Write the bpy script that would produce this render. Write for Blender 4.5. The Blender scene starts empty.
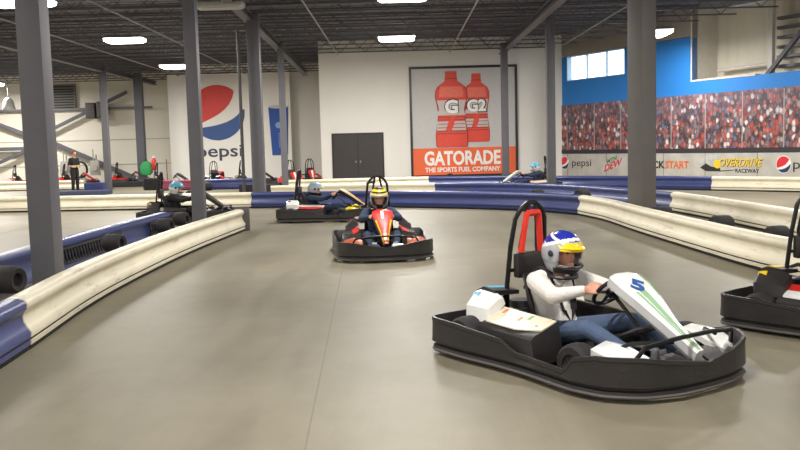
import bpy, bmesh, math, random
from mathutils import Vector, Matrix, Quaternion
random.seed(7)
S = bpy.context.scene
COL = S.collection
PI = math.pi
V = Vector

# ------------------------------------------------------------ materials
def srgb(c):
    return tuple((x/255/12.92) if x/255 <= .04045 else ((x/255+.055)/1.055)**2.4 for x in c)
MATS = {}
def mat(name, c, rough=.5, metal=0, var=.06, scale=8, spec=.5, bump=0, bscale=60, coat=0):
    """principled surface with slight procedural variation of colour and relief"""
    if name in MATS: return MATS[name]
    m = bpy.data.materials.new(name); m.use_nodes = True
    nt = m.node_tree; b = nt.nodes['Principled BSDF']
    r, g, bl = srgb(c)
    tc = nt.nodes.new('ShaderNodeTexCoord'); no = nt.nodes.new('ShaderNodeTexNoise')
    no.inputs['Scale'].default_value = scale; no.inputs['Detail'].default_value = 4
    nt.links.new(tc.outputs['Object'], no.inputs['Vector'])
    cr = nt.nodes.new('ShaderNodeValToRGB')
    cr.color_ramp.elements[0].position = .3; cr.color_ramp.elements[1].position = .7
    cr.color_ramp.elements[0].color = (r*(1-var), g*(1-var), bl*(1-var), 1)
    cr.color_ramp.elements[1].color = (min(1, r*(1+var)), min(1, g*(1+var)), min(1, bl*(1+var)), 1)
    nt.links.new(no.outputs['Fac'], cr.inputs['Fac']); nt.links.new(cr.outputs['Color'], b.inputs['Base Color'])
    b.inputs['Roughness'].default_value = rough; b.inputs['Metallic'].default_value = metal
    b.inputs['Specular IOR Level'].default_value = spec; b.inputs['Coat Weight'].default_value = coat
    if bump:
        n2 = nt.nodes.new('ShaderNodeTexNoise'); n2.inputs['Scale'].default_value = bscale
        nt.links.new(tc.outputs['Object'], n2.inputs['Vector'])
        bp = nt.nodes.new('ShaderNodeBump'); bp.inputs['Strength'].default_value = bump; bp.inputs['Distance'].default_value = .02
        nt.links.new(n2.outputs['Fac'], bp.inputs['Height']); nt.links.new(bp.outputs['Normal'], b.inputs['Normal'])
    MATS[name] = m
    return m

def N(nt, t, **kw):
    n = nt.nodes.new(t)
    for k, v in kw.items():
        if k in n.inputs: n.inputs[k].default_value = v
        else: setattr(n, k, v)
    return n

BLACK = mat('black_plastic', (44, 41, 41), .42, bump=.15, var=.15)
BLACKM = mat('black_metal', (26, 26, 28), .35, .3)
RUBBER = mat('tyre_rubber', (38, 36, 37), .75, bump=.2, var=.2, scale=14)
REDB = mat('maroon_plastic', (140, 66, 84), .35, var=.1, scale=2)
STEEL = mat('painted_steel', (100, 99, 105), .5, var=.05, scale=3)
STEELD = mat('dark_painted_steel', (86, 86, 94), .55, var=.08, scale=3)
CHROME = mat('bare_metal', (150, 150, 152), .3, .9)
WHITEP = mat('white_bodywork', (236, 236, 232), .25, var=.03, coat=.3)
REDP = mat('red_bodywork', (206, 42, 34), .4, var=.06, coat=.0)
REDPAD = mat('red_vinyl_pad', (222, 52, 36), .45, var=.06)
YELP = mat('yellow_bodywork', (240, 206, 36), .3, var=.06)
GREENP = mat('pale_green_stripe', (150, 190, 150), .35)
GREEND = mat('green_stripe', (104, 168, 96), .35)
SKYP = mat('light_blue_film', (120, 186, 214), .3)
NUMBLUE = mat('number_blue', (34, 92, 168), .4)
SKIN = mat('skin', (206, 148, 124), .55, var=.05)
SHIRT = mat('white_knit_cotton', (226, 222, 218), .9, bump=.35, bscale=30, var=.04)
JEANS = mat('blue_denim', (78, 94, 122), .9, bump=.2, bscale=50, var=.12)
NAVY = mat('navy_cloth', (40, 54, 78), .85, bump=.25, bscale=25, var=.12)
DARKC = mat('black_cloth', (36, 35, 38), .9, bump=.2, bscale=25, var=.12)
SHOE = mat('grey_shoe', (92, 96, 100), .7)
HAIR = mat('brown_hair', (60, 40, 30), .7, bump=.5)
EYE = mat('dark_eye', (30, 24, 22), .2)
LIP = mat('lip', (168, 92, 84), .5)
GREY = mat('silver_grey_shell', (168, 170, 176), .3, coat=.3)
HBLUE = mat('royal_blue_shell', (38, 52, 160), .22, coat=.5)
HSKY = mat('sky_blue_shell', (104, 178, 208), .25, coat=.4)
WALLW = mat('painted_white_wall', (236, 233, 226), .75, var=.015, scale=1)
WALLG = mat('painted_grey_wall', (212, 209, 202), .75, var=.02, scale=1)
ORANGE = mat('orange_print', (238, 108, 62), .6, var=.02)
BOTRED = mat('red_print', (226, 78, 62), .6, var=.04)
BOTDARK = mat('dark_red_print', (160, 60, 52), .6, var=.04)
PGREY = mat('grey_print', (198, 196, 194), .6, var=.03)
PWHITE = mat('white_print', (244, 242, 238), .6, var=.01)
PBLACK = mat('black_print', (40, 38, 38), .6)
PBLUE = mat('blue_print', (34, 76, 156), .6, var=.03)
PRED = mat('logo_red_print', (216, 44, 52), .6, var=.03)
PNAVY = mat('navy_print', (34, 48, 92), .6)
PORG = mat('amber_print', (226, 112, 48), .6)
PYEL = mat('yellow_print', (238, 200, 40), .6)
PGREEN = mat('green_print', (70, 130, 70), .6)
CONC = mat('pale_concrete_print', (190, 186, 176), .7, var=.12, scale=2.2)
WBLUE = mat('bright_blue_paint', (36, 128, 212), .6, var=.03, scale=1)
DOORM = mat('dark_door_paint', (58, 54, 52), .55)
CARTOON = mat('brown_box', (150, 116, 80), .8)
DECALP = mat('cream_decal', (226, 214, 190), .4, var=.12, scale=14)

def scuffed(name, c, rough, dark):
    """moulded barrier plastic with thin scuff marks running along it"""
    m = mat(name, c, rough, var=.05, scale=2.5, bump=.06, bscale=7); nt = m.node_tree; L = nt.links.new
    b = nt.nodes['Principled BSDF']; src = b.inputs['Base Color'].links[0].from_socket
    tc = N(nt, 'ShaderNodeTexCoord'); mp = N(nt, 'ShaderNodeMapping'); mp.inputs['Scale'].default_value = (1, 1, 9)
    n = N(nt, 'ShaderNodeTexNoise', Scale=2.2, Detail=7.0, Roughness=.7); L(tc.outputs['Object'], mp.inputs['Vector']); L(mp.outputs['Vector'], n.inputs['Vector'])
    cr = N(nt, 'ShaderNodeValToRGB'); e = cr.color_ramp.elements; e[0].position = .56; e[1].position = .70; e[0].color = (0, 0, 0, 1); e[1].color = (.75, .75, .75, 1)
    L(n.outputs['Fac'], cr.inputs['Fac'])
    mx = N(nt, 'ShaderNodeMix', data_type='RGBA'); L(cr.outputs['Color'], mx.inputs[0]); L(src, mx.inputs[6]); mx.inputs[7].default_value = (*srgb(dark), 1)
    L(mx.outputs[2], b.inputs['Base Color'])
    return m

def floor_mat():
    m = bpy.data.materials.new('polished_concrete'); m.use_nodes = True; nt = m.node_tree
    b = nt.nodes['Principled BSDF']; L = nt.links.new
    tc = N(nt, 'ShaderNodeTexCoord')
    n1 = N(nt, 'ShaderNodeTexNoise', Scale=.35, Detail=6.0, Roughness=.6)
    n2 = N(nt, 'ShaderNodeTexNoise', Scale=5.0, Detail=5.0)
    mp = N(nt, 'ShaderNodeMapping'); mp.inputs['Scale'].default_value = (1.6, .22, 1); mp.inputs['Rotation'].default_value = (0, 0, .12)
    n3 = N(nt, 'ShaderNodeTexNoise', Scale=1.5, Detail=8.0, Roughness=.7, Distortion=.6)
    L(tc.outputs['Object'], n1.inputs['Vector']); L(tc.outputs['Object'], n2.inputs['Vector'])
    L(tc.outputs['Object'], mp.inputs['Vector']); L(mp.outputs['Vector'], n3.inputs['Vector'])
    c1 = N(nt, 'ShaderNodeValToRGB'); e = c1.color_ramp.elements
    e[0].position = .35; e[1].position = .68
    e[0].color = (*srgb((123, 116, 99)), 1); e[1].color = (*srgb((141, 134, 115)), 1)
    L(n1.outputs['Fac'], c1.inputs['Fac'])
    c2 = N(nt, 'ShaderNodeValToRGB'); e = c2.color_ramp.elements
    e[0].position = .36; e[1].position = .58; e[0].color = (.80, .79, .77, 1); e[1].color = (1, 1, 1, 1)
    L(n3.outputs['Fac'], c2.inputs['Fac'])
    mx = N(nt, 'ShaderNodeMix', data_type='RGBA', blend_type='MULTIPLY'); mx.inputs[0].default_value = .8
    L(c1.outputs['Color'], mx.inputs[6]); L(c2.outputs['Color'], mx.inputs[7])
    c3 = N(nt, 'ShaderNodeValToRGB'); e = c3.color_ramp.elements
    e[0].position = .3; e[1].position = .7; e[0].color = (.93, .93, .93, 1); e[1].color = (1, 1, 1, 1)
    L(n2.outputs['Fac'], c3.inputs['Fac'])
    m2 = N(nt, 'ShaderNodeMix', data_type='RGBA', blend_type='MULTIPLY'); m2.inputs[0].default_value = 1
    L(mx.outputs[2], m2.inputs[6]); L(c3.outputs['Color'], m2.inputs[7])
    L(m2.outputs[2], b.inputs['Base Color'])
    mr = N(nt, 'ShaderNodeMapRange'); mr.inputs['To Min'].default_value = .38; mr.inputs['To Max'].default_value = .6
    L(n3.outputs['Fac'], mr.inputs['Value']); L(mr.outputs['Result'], b.inputs['Roughness'])
    b.inputs['Specular IOR Level'].default_value = .35
    return m

WHITEB = scuffed('cream_plastic', (228, 220, 196), .42, (168, 158, 138))
BLUEB = scuffed('blue_plastic', (56, 66, 118), .34, (40, 46, 80))

def deck_mat():
    m = bpy.data.materials.new('spotted_steel_deck'); m.use_nodes = True; nt = m.node_tree
    b = nt.nodes['Principled BSDF']; L = nt.links.new
    tc = N(nt, 'ShaderNodeTexCoord')
    vo = N(nt, 'ShaderNodeTexVoronoi', Scale=5.5); vo.inputs['Randomness'].default_value = .45
    L(tc.outputs['Object'], vo.inputs['Vector'])
    cr = N(nt, 'ShaderNodeValToRGB'); e = cr.color_ramp.elements
    e[0].position = .16; e[1].position = .24
    e[0].color = (*srgb((190, 186, 186)), 1); e[1].color = (*srgb((112, 112, 122)), 1)  # irregular scatter of lighter dots over the deck colour
    L(vo.outputs['Distance'], cr.inputs['Fac'])
    n = N(nt, 'ShaderNodeTexNoise', Scale=.35, Detail=2.0); L(tc.outputs['Object'], n.inputs['Vector'])
    c2 = N(nt, 'ShaderNodeValToRGB'); e = c2.color_ramp.elements; e[0].position = .4; e[1].position = .62
    L(n.outputs['Fac'], c2.inputs['Fac'])
    mx = N(nt, 'ShaderNodeMix', data_type='RGBA'); L(c2.outputs['Color'], mx.inputs[0])
    mx.inputs[6].default_value = (*srgb((112, 112, 122)), 1); L(cr.outputs['Color'], mx.inputs[7])
    L(mx.outputs[2], b.inputs['Base Color']); b.inputs['Roughness'].default_value = .7
    return m

def crowd_mat():
    """printed banner of a seated crowd: rows of small figures in red, white and dark clothes"""
    m = bpy.data.materials.new('crowd_print'); m.use_nodes = True; nt = m.node_tree
    b = nt.nodes['Principled BSDF']; L = nt.links.new
    tc = N(nt, 'ShaderNodeTexCoord')
    mp = N(nt, 'ShaderNodeMapping'); mp.inputs['Scale'].default_value = (1.15, 1, .8)
    L(tc.outputs['Object'], mp.inputs['Vector'])
    vo = N(nt, 'ShaderNodeTexVoronoi', Scale=7.5); vo.inputs['Randomness'].default_value = .75
    L(mp.outputs['Vector'], vo.inputs['Vector'])
    sp = N(nt, 'ShaderNodeSeparateColor'); L(vo.outputs['Color'], sp.inputs['Color'])
    cr = N(nt, 'ShaderNodeValToRGB'); cr.color_ramp.interpolation = 'CONSTANT'; els = cr.color_ramp.elements
    cols = [(0, (84, 66, 70)), (.12, (172, 84, 78)), (.27, (192, 106, 98)), (.37, (224, 216, 212)), (.46, (132, 112, 116)), (.62, (150, 100, 100)), (.74, (104, 112, 142)), (.82, (78, 70, 78)), (.92, (186, 162, 154))]
    els[0].position = 0; els[0].color = (*srgb(cols[0][1]), 1); els[1].position = cols[1][0]; els[1].color = (*srgb(cols[1][1]), 1)
    for p, c in cols[2:]:
        q = els.new(p); q.color = (*srgb(c), 1)
    L(sp.outputs[0], cr.inputs['Fac'])
    # heads: a second, denser scatter of skin-coloured dots
    v2 = N(nt, 'ShaderNodeTexVoronoi', Scale=10.5); v2.inputs['Randomness'].default_value = .6
    L(tc.outputs['Object'], v2.inputs['Vector'])
    c2 = N(nt, 'ShaderNodeValToRGB'); e = c2.color_ramp.elements; e[0].position = .24; e[1].position = .32
    e[0].color = (1, 1, 1, 1); e[1].color = (0, 0, 0, 1); L(v2.outputs['Distance'], c2.inputs['Fac'])
    s2 = N(nt, 'ShaderNodeSeparateColor'); L(v2.outputs['Color'], s2.inputs['Color'])
    gt = N(nt, 'ShaderNodeMath', operation='GREATER_THAN'); gt.inputs[1].default_value = .35; L(s2.outputs[0], gt.inputs[0])
    ml = N(nt, 'ShaderNodeMath', operation='MULTIPLY'); L(gt.outputs[0], ml.inputs[0]); L(c2.outputs['Color'], ml.inputs[1])
    hc = N(nt, 'ShaderNodeValToRGB'); e = hc.color_ramp.elements
    e[0].color = (*srgb((96, 60, 48)), 1); e[1].color = (*srgb((214, 160, 136)), 1); L(s2.outputs[1], hc.inputs['Fac'])
    mx = N(nt, 'ShaderNodeMix', data_type='RGBA'); L(ml.outputs[0], mx.inputs[0]); L(cr.outputs['Color'], mx.inputs[6]); L(hc.outputs['Color'], mx.inputs[7])
    # the gaps between the figures
    c4 = N(nt, 'ShaderNodeValToRGB'); e = c4.color_ramp.elements; e[0].position = .42; e[1].position = .62
    e[0].color = (1, 1, 1, 1); e[1].color = (.5, .45, .46, 1); L(vo.outputs['Distance'], c4.inputs['Fac'])
    m3 = N(nt, 'ShaderNodeMix', data_type='RGBA', blend_type='MULTIPLY'); m3.inputs[0].default_value = 1
    L(mx.outputs[2], m3.inputs[6]); L(c4.outputs['Color'], m3.inputs[7])
    # colour blends to a duller blue-grey towards the upper rows
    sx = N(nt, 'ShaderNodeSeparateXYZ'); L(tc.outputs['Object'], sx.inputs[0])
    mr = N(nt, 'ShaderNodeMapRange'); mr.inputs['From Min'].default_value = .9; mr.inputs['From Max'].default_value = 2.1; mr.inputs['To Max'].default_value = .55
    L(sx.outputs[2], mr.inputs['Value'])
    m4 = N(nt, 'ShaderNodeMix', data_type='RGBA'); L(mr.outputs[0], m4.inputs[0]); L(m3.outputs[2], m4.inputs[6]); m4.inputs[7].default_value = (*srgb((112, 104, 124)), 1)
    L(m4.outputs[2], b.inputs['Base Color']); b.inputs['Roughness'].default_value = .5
    return m

def ribbed_mat():
    m = bpy.data.materials.new('ribbed_cream_cladding'); m.use_nodes = True; nt = m.node_tree
    b = nt.nodes['Principled BSDF']; L = nt.links.new
    tc = N(nt, 'ShaderNodeTexCoord'); w = N(nt, 'ShaderNodeTexWave', Scale=1.6); w.bands_direction = 'X'
    L(tc.outputs['Object'], w.inputs['Vector'])
    bp = N(nt, 'ShaderNodeBump', Strength=.6, Distance=.05); L(w.outputs['Fac'], bp.inputs['Height']); L(bp.outputs['Normal'], b.inputs['Normal'])
    b.inputs['Base Color'].default_value = (*srgb((214, 208, 192)), 1); b.inputs['Roughness'].default_value = .6
    return m

def emis(name, c, s):
    m = bpy.data.materials.new(name); m.use_nodes = True; nt = m.node_tree
    b = nt.nodes['Principled BSDF']; b.inputs['Base Color'].default_value = (*c, 1)
    b.inputs['Emission Color'].default_value = (*c, 1); b.inputs['Emission Strength'].default_value = s
    return m

def glass_mat():
    m = bpy.data.materials.new('window_glass'); m.use_nodes = True; nt = m.node_tree
    b = nt.nodes['Principled BSDF']; b.inputs['Transmission Weight'].default_value = 1; b.inputs['Roughness'].default_value = .02
    b.inputs['IOR'].default_value = 1.1
    return m

# ------------------------------------------------------------ mesh helpers
class MB:
    def __init__(s): s.bm = bmesh.new(); s.mi = 0
    def _f(s, vs):
        try:
            f = s.bm.faces.new(vs); f.material_index = s.mi; return f
        except ValueError: return None
    def box(s, c, d, rz=0, rot=None, bev=0):
        R = rot if rot else Matrix.Rotation(rz, 3, 'Z')
        vs = []
        for z in (-1, 1):
            for x, y in ((-1, -1), (1, -1), (1, 1), (-1, 1)):
                vs.append(s.bm.verts.new(V(c) + R @ V((x*d[0]/2, y*d[1]/2, z*d[2]/2))))
        fs = [s._f([vs[i] for i in q]) for q in ((3, 2, 1, 0), (4, 5, 6, 7), (0, 1, 5, 4), (1, 2, 6, 5), (2, 3, 7, 6), (3, 0, 4, 7))]
        if bev:
            es = set(e for f in fs for e in f.edges)
            r = bmesh.ops.bevel(s.bm, geom=list(es), offset=bev, segments=2, affect='EDGES', profile=.6)
            for f in r['faces']: f.material_index = s.mi
        return s
    def bar(s, a, b, w, h=None):
        a, b = V(a), V(b); d = b-a; q = d.to_track_quat('Z', 'Y').to_matrix()
        return s.box((a+b)/2, (w, h or w, d.length), rot=q)
    def ring(s, c, ax, rx, n, ry=None, up=None):
        ax = V(ax).normalized(); u = V(up) if up else (V((0, 0, 1)) if abs(ax.z) < .9 else V((1, 0, 0)))
        a = u.cross(ax).normalized(); b = ax.cross(a).normalized(); ry = ry or rx
        return [s.bm.verts.new(V(c)+a*math.cos(2*PI*i/n)*rx+b*math.sin(2*PI*i/n)*ry) for i in range(n)]
    def bridge(s, A, B, closed=True):
        n = len(A)
        for i in range(n if closed else n-1):
            j = (i+1) % n; s._f([A[i], A[j], B[j], B[i]])
    def cap(s, A, flip=False): s._f(list(reversed(A)) if flip else A)
    def loft(s, rings, caps=True, closed=True):
        """rings: lists of 3D points, same count"""
        R = [[s.bm.verts.new(V(p)) for p in r] for r in rings]
        for a, b in zip(R, R[1:]): s.bridge(a, b, closed)
        if caps: s.cap(R[0], True); s.cap(R[-1])
        return R
    def tube(s, pts, r, n=8, closed=False):
        pts = [V(p) for p in pts]; rs = r if isinstance(r, (list, tuple)) else [r]*len(pts); R = []
        up = None
        for i, p in enumerate(pts):
            if closed: d = pts[(i+1) % len(pts)]-pts[i-1]
            else: d = (pts[min(i+1, len(pts)-1)]-pts[max(i-1, 0)])
            d.normalize()
            if up is None: up = V((0, 0, 1)) if abs(d.z) < .8 else V((1, 0, 0))
            a = up.cross(d).normalized(); b = d.cross(a).normalized(); up = b
            R.append([s.bm.verts.new(p+a*math.cos(2*PI*k/n)*rs[i]+b*math.sin(2*PI*k/n)*rs[i]) for k in range(n)])
        for A, B in zip(R, R[1:]): s.bridge(A, B)
        if closed: s.bridge(R[-1], R[0])
        else: s.cap(R[0], True); s.cap(R[-1])
        return s
    def cyl(s, a, b, r, n=16, r2=None): return s.tube([a, b], [r, r2 if r2 is not None else r], n)
    def lathe(s, c, ax, prof, n=20):
        """prof: (radius, offset along axis)"""
        ax = V(ax).normalized(); R = []
        for r, t in prof: R.append(s.ring(V(c)+ax*t, ax, max(r, .0005), n))
        for A, B in zip(R, R[1:]): s.bridge(A, B)
        s.cap(R[0], True); s.cap(R[-1]); return s
    def prism(s, pts, fn, t):
        """flat outline (2D) lifted by fn(u, v, w) into space with thickness t"""
        A = [s.bm.verts.new(V(fn(u, v, 0))) for u, v in pts]; B = [s.bm.verts.new(V(fn(u, v, t))) for u, v in pts]
        s.bridge(A, B); s.cap(A, True); s.cap(B); return s
    def ell(s, c, r, R=None, n=12, m=8):
        R = R or Matrix.Identity(3); rows = []
        for j in range(1, m):
            th = PI*j/m
            rows.append([s.bm.verts.new(V(c)+R @ V((r[0]*math.sin(th)*math.cos(2*PI*i/n), r[1]*math.sin(th)*math.sin(2*PI*i/n), r[2]*math.cos(th)))) for i in range(n)])
        t = s.bm.verts.new(V(c)+R @ V((0, 0, r[2]))); b = s.bm.verts.new(V(c)+R @ V((0, 0, -r[2])))
        for A, B in zip(rows, rows[1:]): s.bridge(B, A)
        for i in range(n):
            s._f([t, rows[0][i], rows[0][(i+1) % n]]); s._f([b, rows[-1][(i+1) % n], rows[-1][i]])
        return s
    def build(s, name, mats, parent=None, smooth=True, ang=40, loc=None, rz=0):
        me = bpy.data.meshes.new(name)
        bmesh.ops.recalc_face_normals(s.bm, faces=s.bm.faces)
        if smooth:
            for f in s.bm.faces: f.smooth = True
            for e in s.bm.edges:
                if len(e.link_faces) == 2 and e.calc_face_angle(0) > math.radians(ang): e.smooth = False
        s.bm.to_mesh(me); s.bm.free()
        for m in (mats if isinstance(mats, (list, tuple)) else [mats]): me.materials.append(m)
        o = bpy.data.objects.new(name, me); COL.objects.link(o)
        if parent: o.parent = parent
        if loc: o.location = loc
        o.rotation_euler.z = rz
        return o

def thing(name, label, cat, loc=(0, 0, 0), rz=0, group=None):
    o = bpy.data.objects.new(name, None); COL.objects.link(o); o.empty_display_size = .2
    o.location = loc; o.rotation_euler = (0, 0, rz); return tag(o, label, cat, group)
def tag(o, label, cat, group=None):
    o['label'] = label; o['category'] = cat
    if group: o['group'] = group
    return o
def struct(o, label=None):
    o['kind'] = 'structure'
    if label: o['label'] = label
    return o
def dup(root, loc, rz, label=None, group=None, scale=None):
    r = root.copy(); COL.objects.link(r); r.location = loc; r.rotation_euler = (0, 0, rz)
    if label: r['label'] = label
    if group: r['group'] = group
    for ch in list(root.children):
        c = ch.copy(); COL.objects.link(c); c.parent = r
        for g in list(ch.children):
            d = g.copy(); COL.objects.link(d); d.parent = c
    return r
def child_label(root, name, label):
    for c in root.children_recursive:
        if c.name.split('.')[0] == name: c['label'] = label

def text_into(mb, txt, fn, w, h, t=.004, shear=0, bold=0.0, cx=0, cy=0):
    """letters as solid shapes inside MB; fitted to w x h centred at (cx, cy); fn maps (u, v, depth)"""
    cu = bpy.data.curves.new('letters', 'FONT'); cu.body = txt; cu.shear = shear; cu.offset = bold; cu.resolution_u = 3
    o = bpy.data.objects.new('letters', cu); COL.objects.link(o)
    dg = bpy.context.evaluated_depsgraph_get(); me = bpy.data.meshes.new_from_object(o.evaluated_get(dg))
    bpy.data.objects.remove(o); bpy.data.curves.remove(cu)
    xs = [v.co.x for v in me.vertices]; ys = [v.co.y for v in me.vertices]
    x0, x1, y0, y1 = min(xs), max(xs), min(ys), max(ys)
    tb = bmesh.new(); tb.from_mesh(me); bpy.data.meshes.remove(me)
    bmesh.ops.remove_doubles(tb, verts=tb.verts, dist=.0001)
    r = bmesh.ops.extrude_face_region(tb, geom=list(tb.faces))
    top = set(v for v in r['geom'] if isinstance(v, bmesh.types.BMVert))
    idx = {}
    for v in tb.verts:
        u = cx+((v.co.x-x0)/(x1-x0)-.5)*w; vv = cy+((v.co.y-y0)/(y1-y0)-.5)*h
        idx[v] = mb.bm.verts.new(V(fn(u, vv, t if v in top else 0)))
    for f in tb.faces: mb._f([idx[v] for v in f.verts])
    tb.free()

def arc(cx, cy, r, a0, a1, n=12):
    return [(cx+r*math.cos(math.radians(a0+(a1-a0)*i/n)), cy+r*math.sin(math.radians(a0+(a1-a0)*i/n))) for i in range(n+1)]
# ------------------------------------------------------------ building shell
FLOOR = floor_mat(); DECK = deck_mat(); RIB = ribbed_mat()
b = MB(); b.box((-4, 21, -.1), (50, 60, .2)); struct(b.build('floor', FLOOR, smooth=False), 'grey brown polished concrete track floor')
# expansion joints cut in the concrete
b = MB()
b.box((-1.29, 26, .001), (.009, 44, .002), rz=.035); b.box((7.2, 14, .001), (.012, 40, .002)); b.box((-8.3, 14, .001), (.012, 40, .002))
struct(b.build('trim_1', mat('joint_sealer', (118, 111, 99), .7), smooth=False), 'thin dark joints in the concrete floor')

ZC = 5.42
# ribbed steel deck
def xend(y):        # the roof stops just outside the angled right wall
    return 6.9 if y >= 36 else 6.6+(36-y)*.535+(.3 if y > 30.6 else 1.9)
b = MB(); y = -9.2; prof = []
while y < 49:
    prof += [(y, 5.98), (y+.16, 5.98), (y+.2, 6.04), (y+.36, 6.04)]; y += .4
A = [b.bm.verts.new((-29, q[0], q[1])) for q in prof]; B = [b.bm.verts.new((xend(q[0]), q[0], q[1])) for q in prof]
b.bridge(A, B, closed=False)
b.prism([(-29, -9.2), (xend(-9.2), -9.2), (6.9, 36), (6.9, 49.2), (-29, 49.2)], lambda u, v, w: (u, v, 6.08+w), .1)
struct(b.build('ceiling', DECK, smooth=False), 'dark corrugated steel roof deck')

def joist(L1):
    m = MB(); L0 = -22
    m.box(((L0+L1)/2, 0, 5.93), (L1-L0, .08, .05)); m.box(((L0+L1)/2, 0, ZC+.03), (L1-L0, .07, .04))
    n = 2*round((L1-L0))
    for i in range(n):
        xa = L0+(L1-L0)*i/n; xb = L0+(L1-L0)*(i+1)/n
        za, zb = (5.92, ZC+.04) if i % 2 == 0 else (ZC+.04, 5.92)
        m.bar((xa, 0, za), (xb, 0, zb), .022)
    return m
y = -6.0
while y < 48:
    o = joist(xend(y)-(.6 if y > 30.6 else 2.2)).build('roof_joist', STEELD, smooth=False, loc=(0, y, 0))
    tag(o, 'thin dark open-web steel joist running across under the roof deck', 'joist', 'roof joists under the deck')
    y += 1.35

# walls
def wall(name, x0, x1, y, z0=0, z1=6.0, m=WALLW, th=.2, label=None, base=None):
    b = MB(); b.box(((x0+x1)/2, y+th/2, (z0+z1)/2), (x1-x0, th, z1-z0)); return struct(b.build(name, m, smooth=False), label)
YB = 36.0
wall('wall_back', -2.96, 6.75, YB, z1=5.95, label='white wall behind the bottle poster and the dark doors')
wall('wall_back_center', -11.45, -5.35, 44, z1=5.95, label='white wall with the big round soda logo')
wall('wall_back_left', -29, -3.0, 48, z1=6.1, m=mat('cream_panel_wall', (222, 217, 203), .75, var=.02, scale=.6), label='cream panelled wall at the far left')
wall('wall_rear', -29, 21, -9, z1=6.1, label='wall behind the viewer')
b = MB(); b.box((-29, 19.5, 3), (.2, 57, 6.1)); struct(b.build('wall_left', WALLW, smooth=False), 'left side wall')
wall('wall_recess_back', -5.35, -3.0, 44.6, z1=5.95, m=WALLG, label='greyer narrow wall left of the dark doors')
b = MB(); b.box((-3.06, 42, 3), (.2, 12, 5.95)); struct(b.build('wall_return', WALLW, smooth=False), 'side of the white wall return')
b = MB(); b.box((-11.35, 46.1, 3), (.2, 4, 5.95)); b.box((-5.45, 46.1, 3), (.2, 4, 5.95)); struct(b.build('wall_recess', WALLG, smooth=False), 'sides of the logo wall')
# horizontal seams and pipe on the far left wall
b = MB()
for z in (1.0, 2.35): b.box((-18, 47.985, z), (22, .03, .04))
struct(b.build('trim_2', mat('seam_grey', (170, 165, 155), .7), smooth=False), 'horizontal panel seams of the far left wall')
b = MB(); b.box((1.7, YB-.012, .08), (9.2, .024, .16)); b.box((-8.4, 43.985, .08), (6.1, .03, .16))
struct(b.build('baseboard_back', mat('base_grey', (120, 116, 110), .7), smooth=False), 'grey skirting along the back walls')

# angled right wall -------------------------------------------------------
W0 = V((6.6, 36, 0)); WD = V((5.35, -10, 0)).normalized(); WN = V((-WD.y, WD.x, 0)); WN = -WN if WN.dot(-W0) < 0 else WN
RZ = math.atan2(WD.y, WD.x)
def WF(u, v, w=0):      # along the wall, up, out into the hall
    return W0+WD*u+V((0, 0, v))+WN*w
def wbox(m, u0, u1, z0, z1, w0, w1):
    c = WF((u0+u1)/2, (z0+z1)/2, (w0+w1)/2); m.box(c, (u1-u0, abs(w1-w0), z1-z0), rz=RZ)
TU = lambda t: t*11.34
UW0, UW1, ZW0, ZW1 = .62, 3.95, 4.02, 5.0
UO = TU(.633)
b = MB()
wbox(b, -.1, UW0, 0, 5.0, -.25, 0); wbox(b, UW0, UW1, 0, ZW0, -.25, 0)
wbox(b, UW1, UO, 0, 5.0, -.25, 0); wbox(b, UO, 20, 0, 3.52, -.25, 0)
struct(b.build('wall_right', WBLUE, smooth=False), 'bright blue painted wall at the right')
b = MB(); wbox(b, -.1, UO, 5.02, 5.98, -.25, 0)  # band coloured grey in place of shade on the upper wall
struct(b.build('trim_3', mat('upper_wall_shade', (150, 145, 138), .8), smooth=False), 'upper wall band over the blue, coloured grey as shade')
b = MB(); wbox(b, UO-.3, 20, 3.0, 5.95, -1.3, -1.2); wbox(b, UO-.3, 20, 3.3, 3.5, -1.2, -.26); wbox(b, UO-.5, UO-.3, 3.3, 5.95, -1.3, -.26); struct(b.build('wall_outer', RIB, smooth=False), 'cream ribbed cladding seen through the opening')
b = MB(); wbox(b, UO-.06, UO, 3.5, 5.95, -1.3, .01); wbox(b, UO, TU(.86), 3.5, 3.56, -.26, .02)
struct(b.build('trim_4', mat('opening_edge_cream', (205, 200, 190), .7), smooth=False), 'pale edge of the high wall opening')
# end of the white wall beside the blue one
b = MB(); b.box((6.62, 35.9, 2.95), (.5, .3, 5.95)); struct(b.build('trim_5', WALLW, smooth=False), 'white corner post beside the blue wall')
# far enclosure right
b = MB(); e = WF(20, 3); b.box((e.x-.1, (e.y-9)/2, 3), (.2, e.y+9, 6.1)); struct(b.build('wall_far_right', WALLW, smooth=False), 'right side wall')
# window
b = MB()
fr = .035
wbox(b, UW0, UW1, ZW0, ZW0+fr, -.2, .02); wbox(b, UW0, UW1, ZW1-fr, ZW1, -.2, .02)
wbox(b, UW0, UW0+fr, ZW0, ZW1, -.2, .02); wbox(b, UW1-fr, UW1, ZW0, ZW1, -.2, .02)
for u in (1.72, 2.85): wbox(b, u, u+.03, ZW0, ZW1, -.15, -.05)
w = struct(b.build('window_1', mat('window_frame_blue', (170, 200, 225), .5), smooth=False), 'high window strip full of white daylight')
b = MB(); wbox(b, UW0+fr, UW1-fr, ZW0+fr, ZW1-fr, -.12, -.11); b.build('window_pane', glass_mat(), w, smooth=False)

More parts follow.
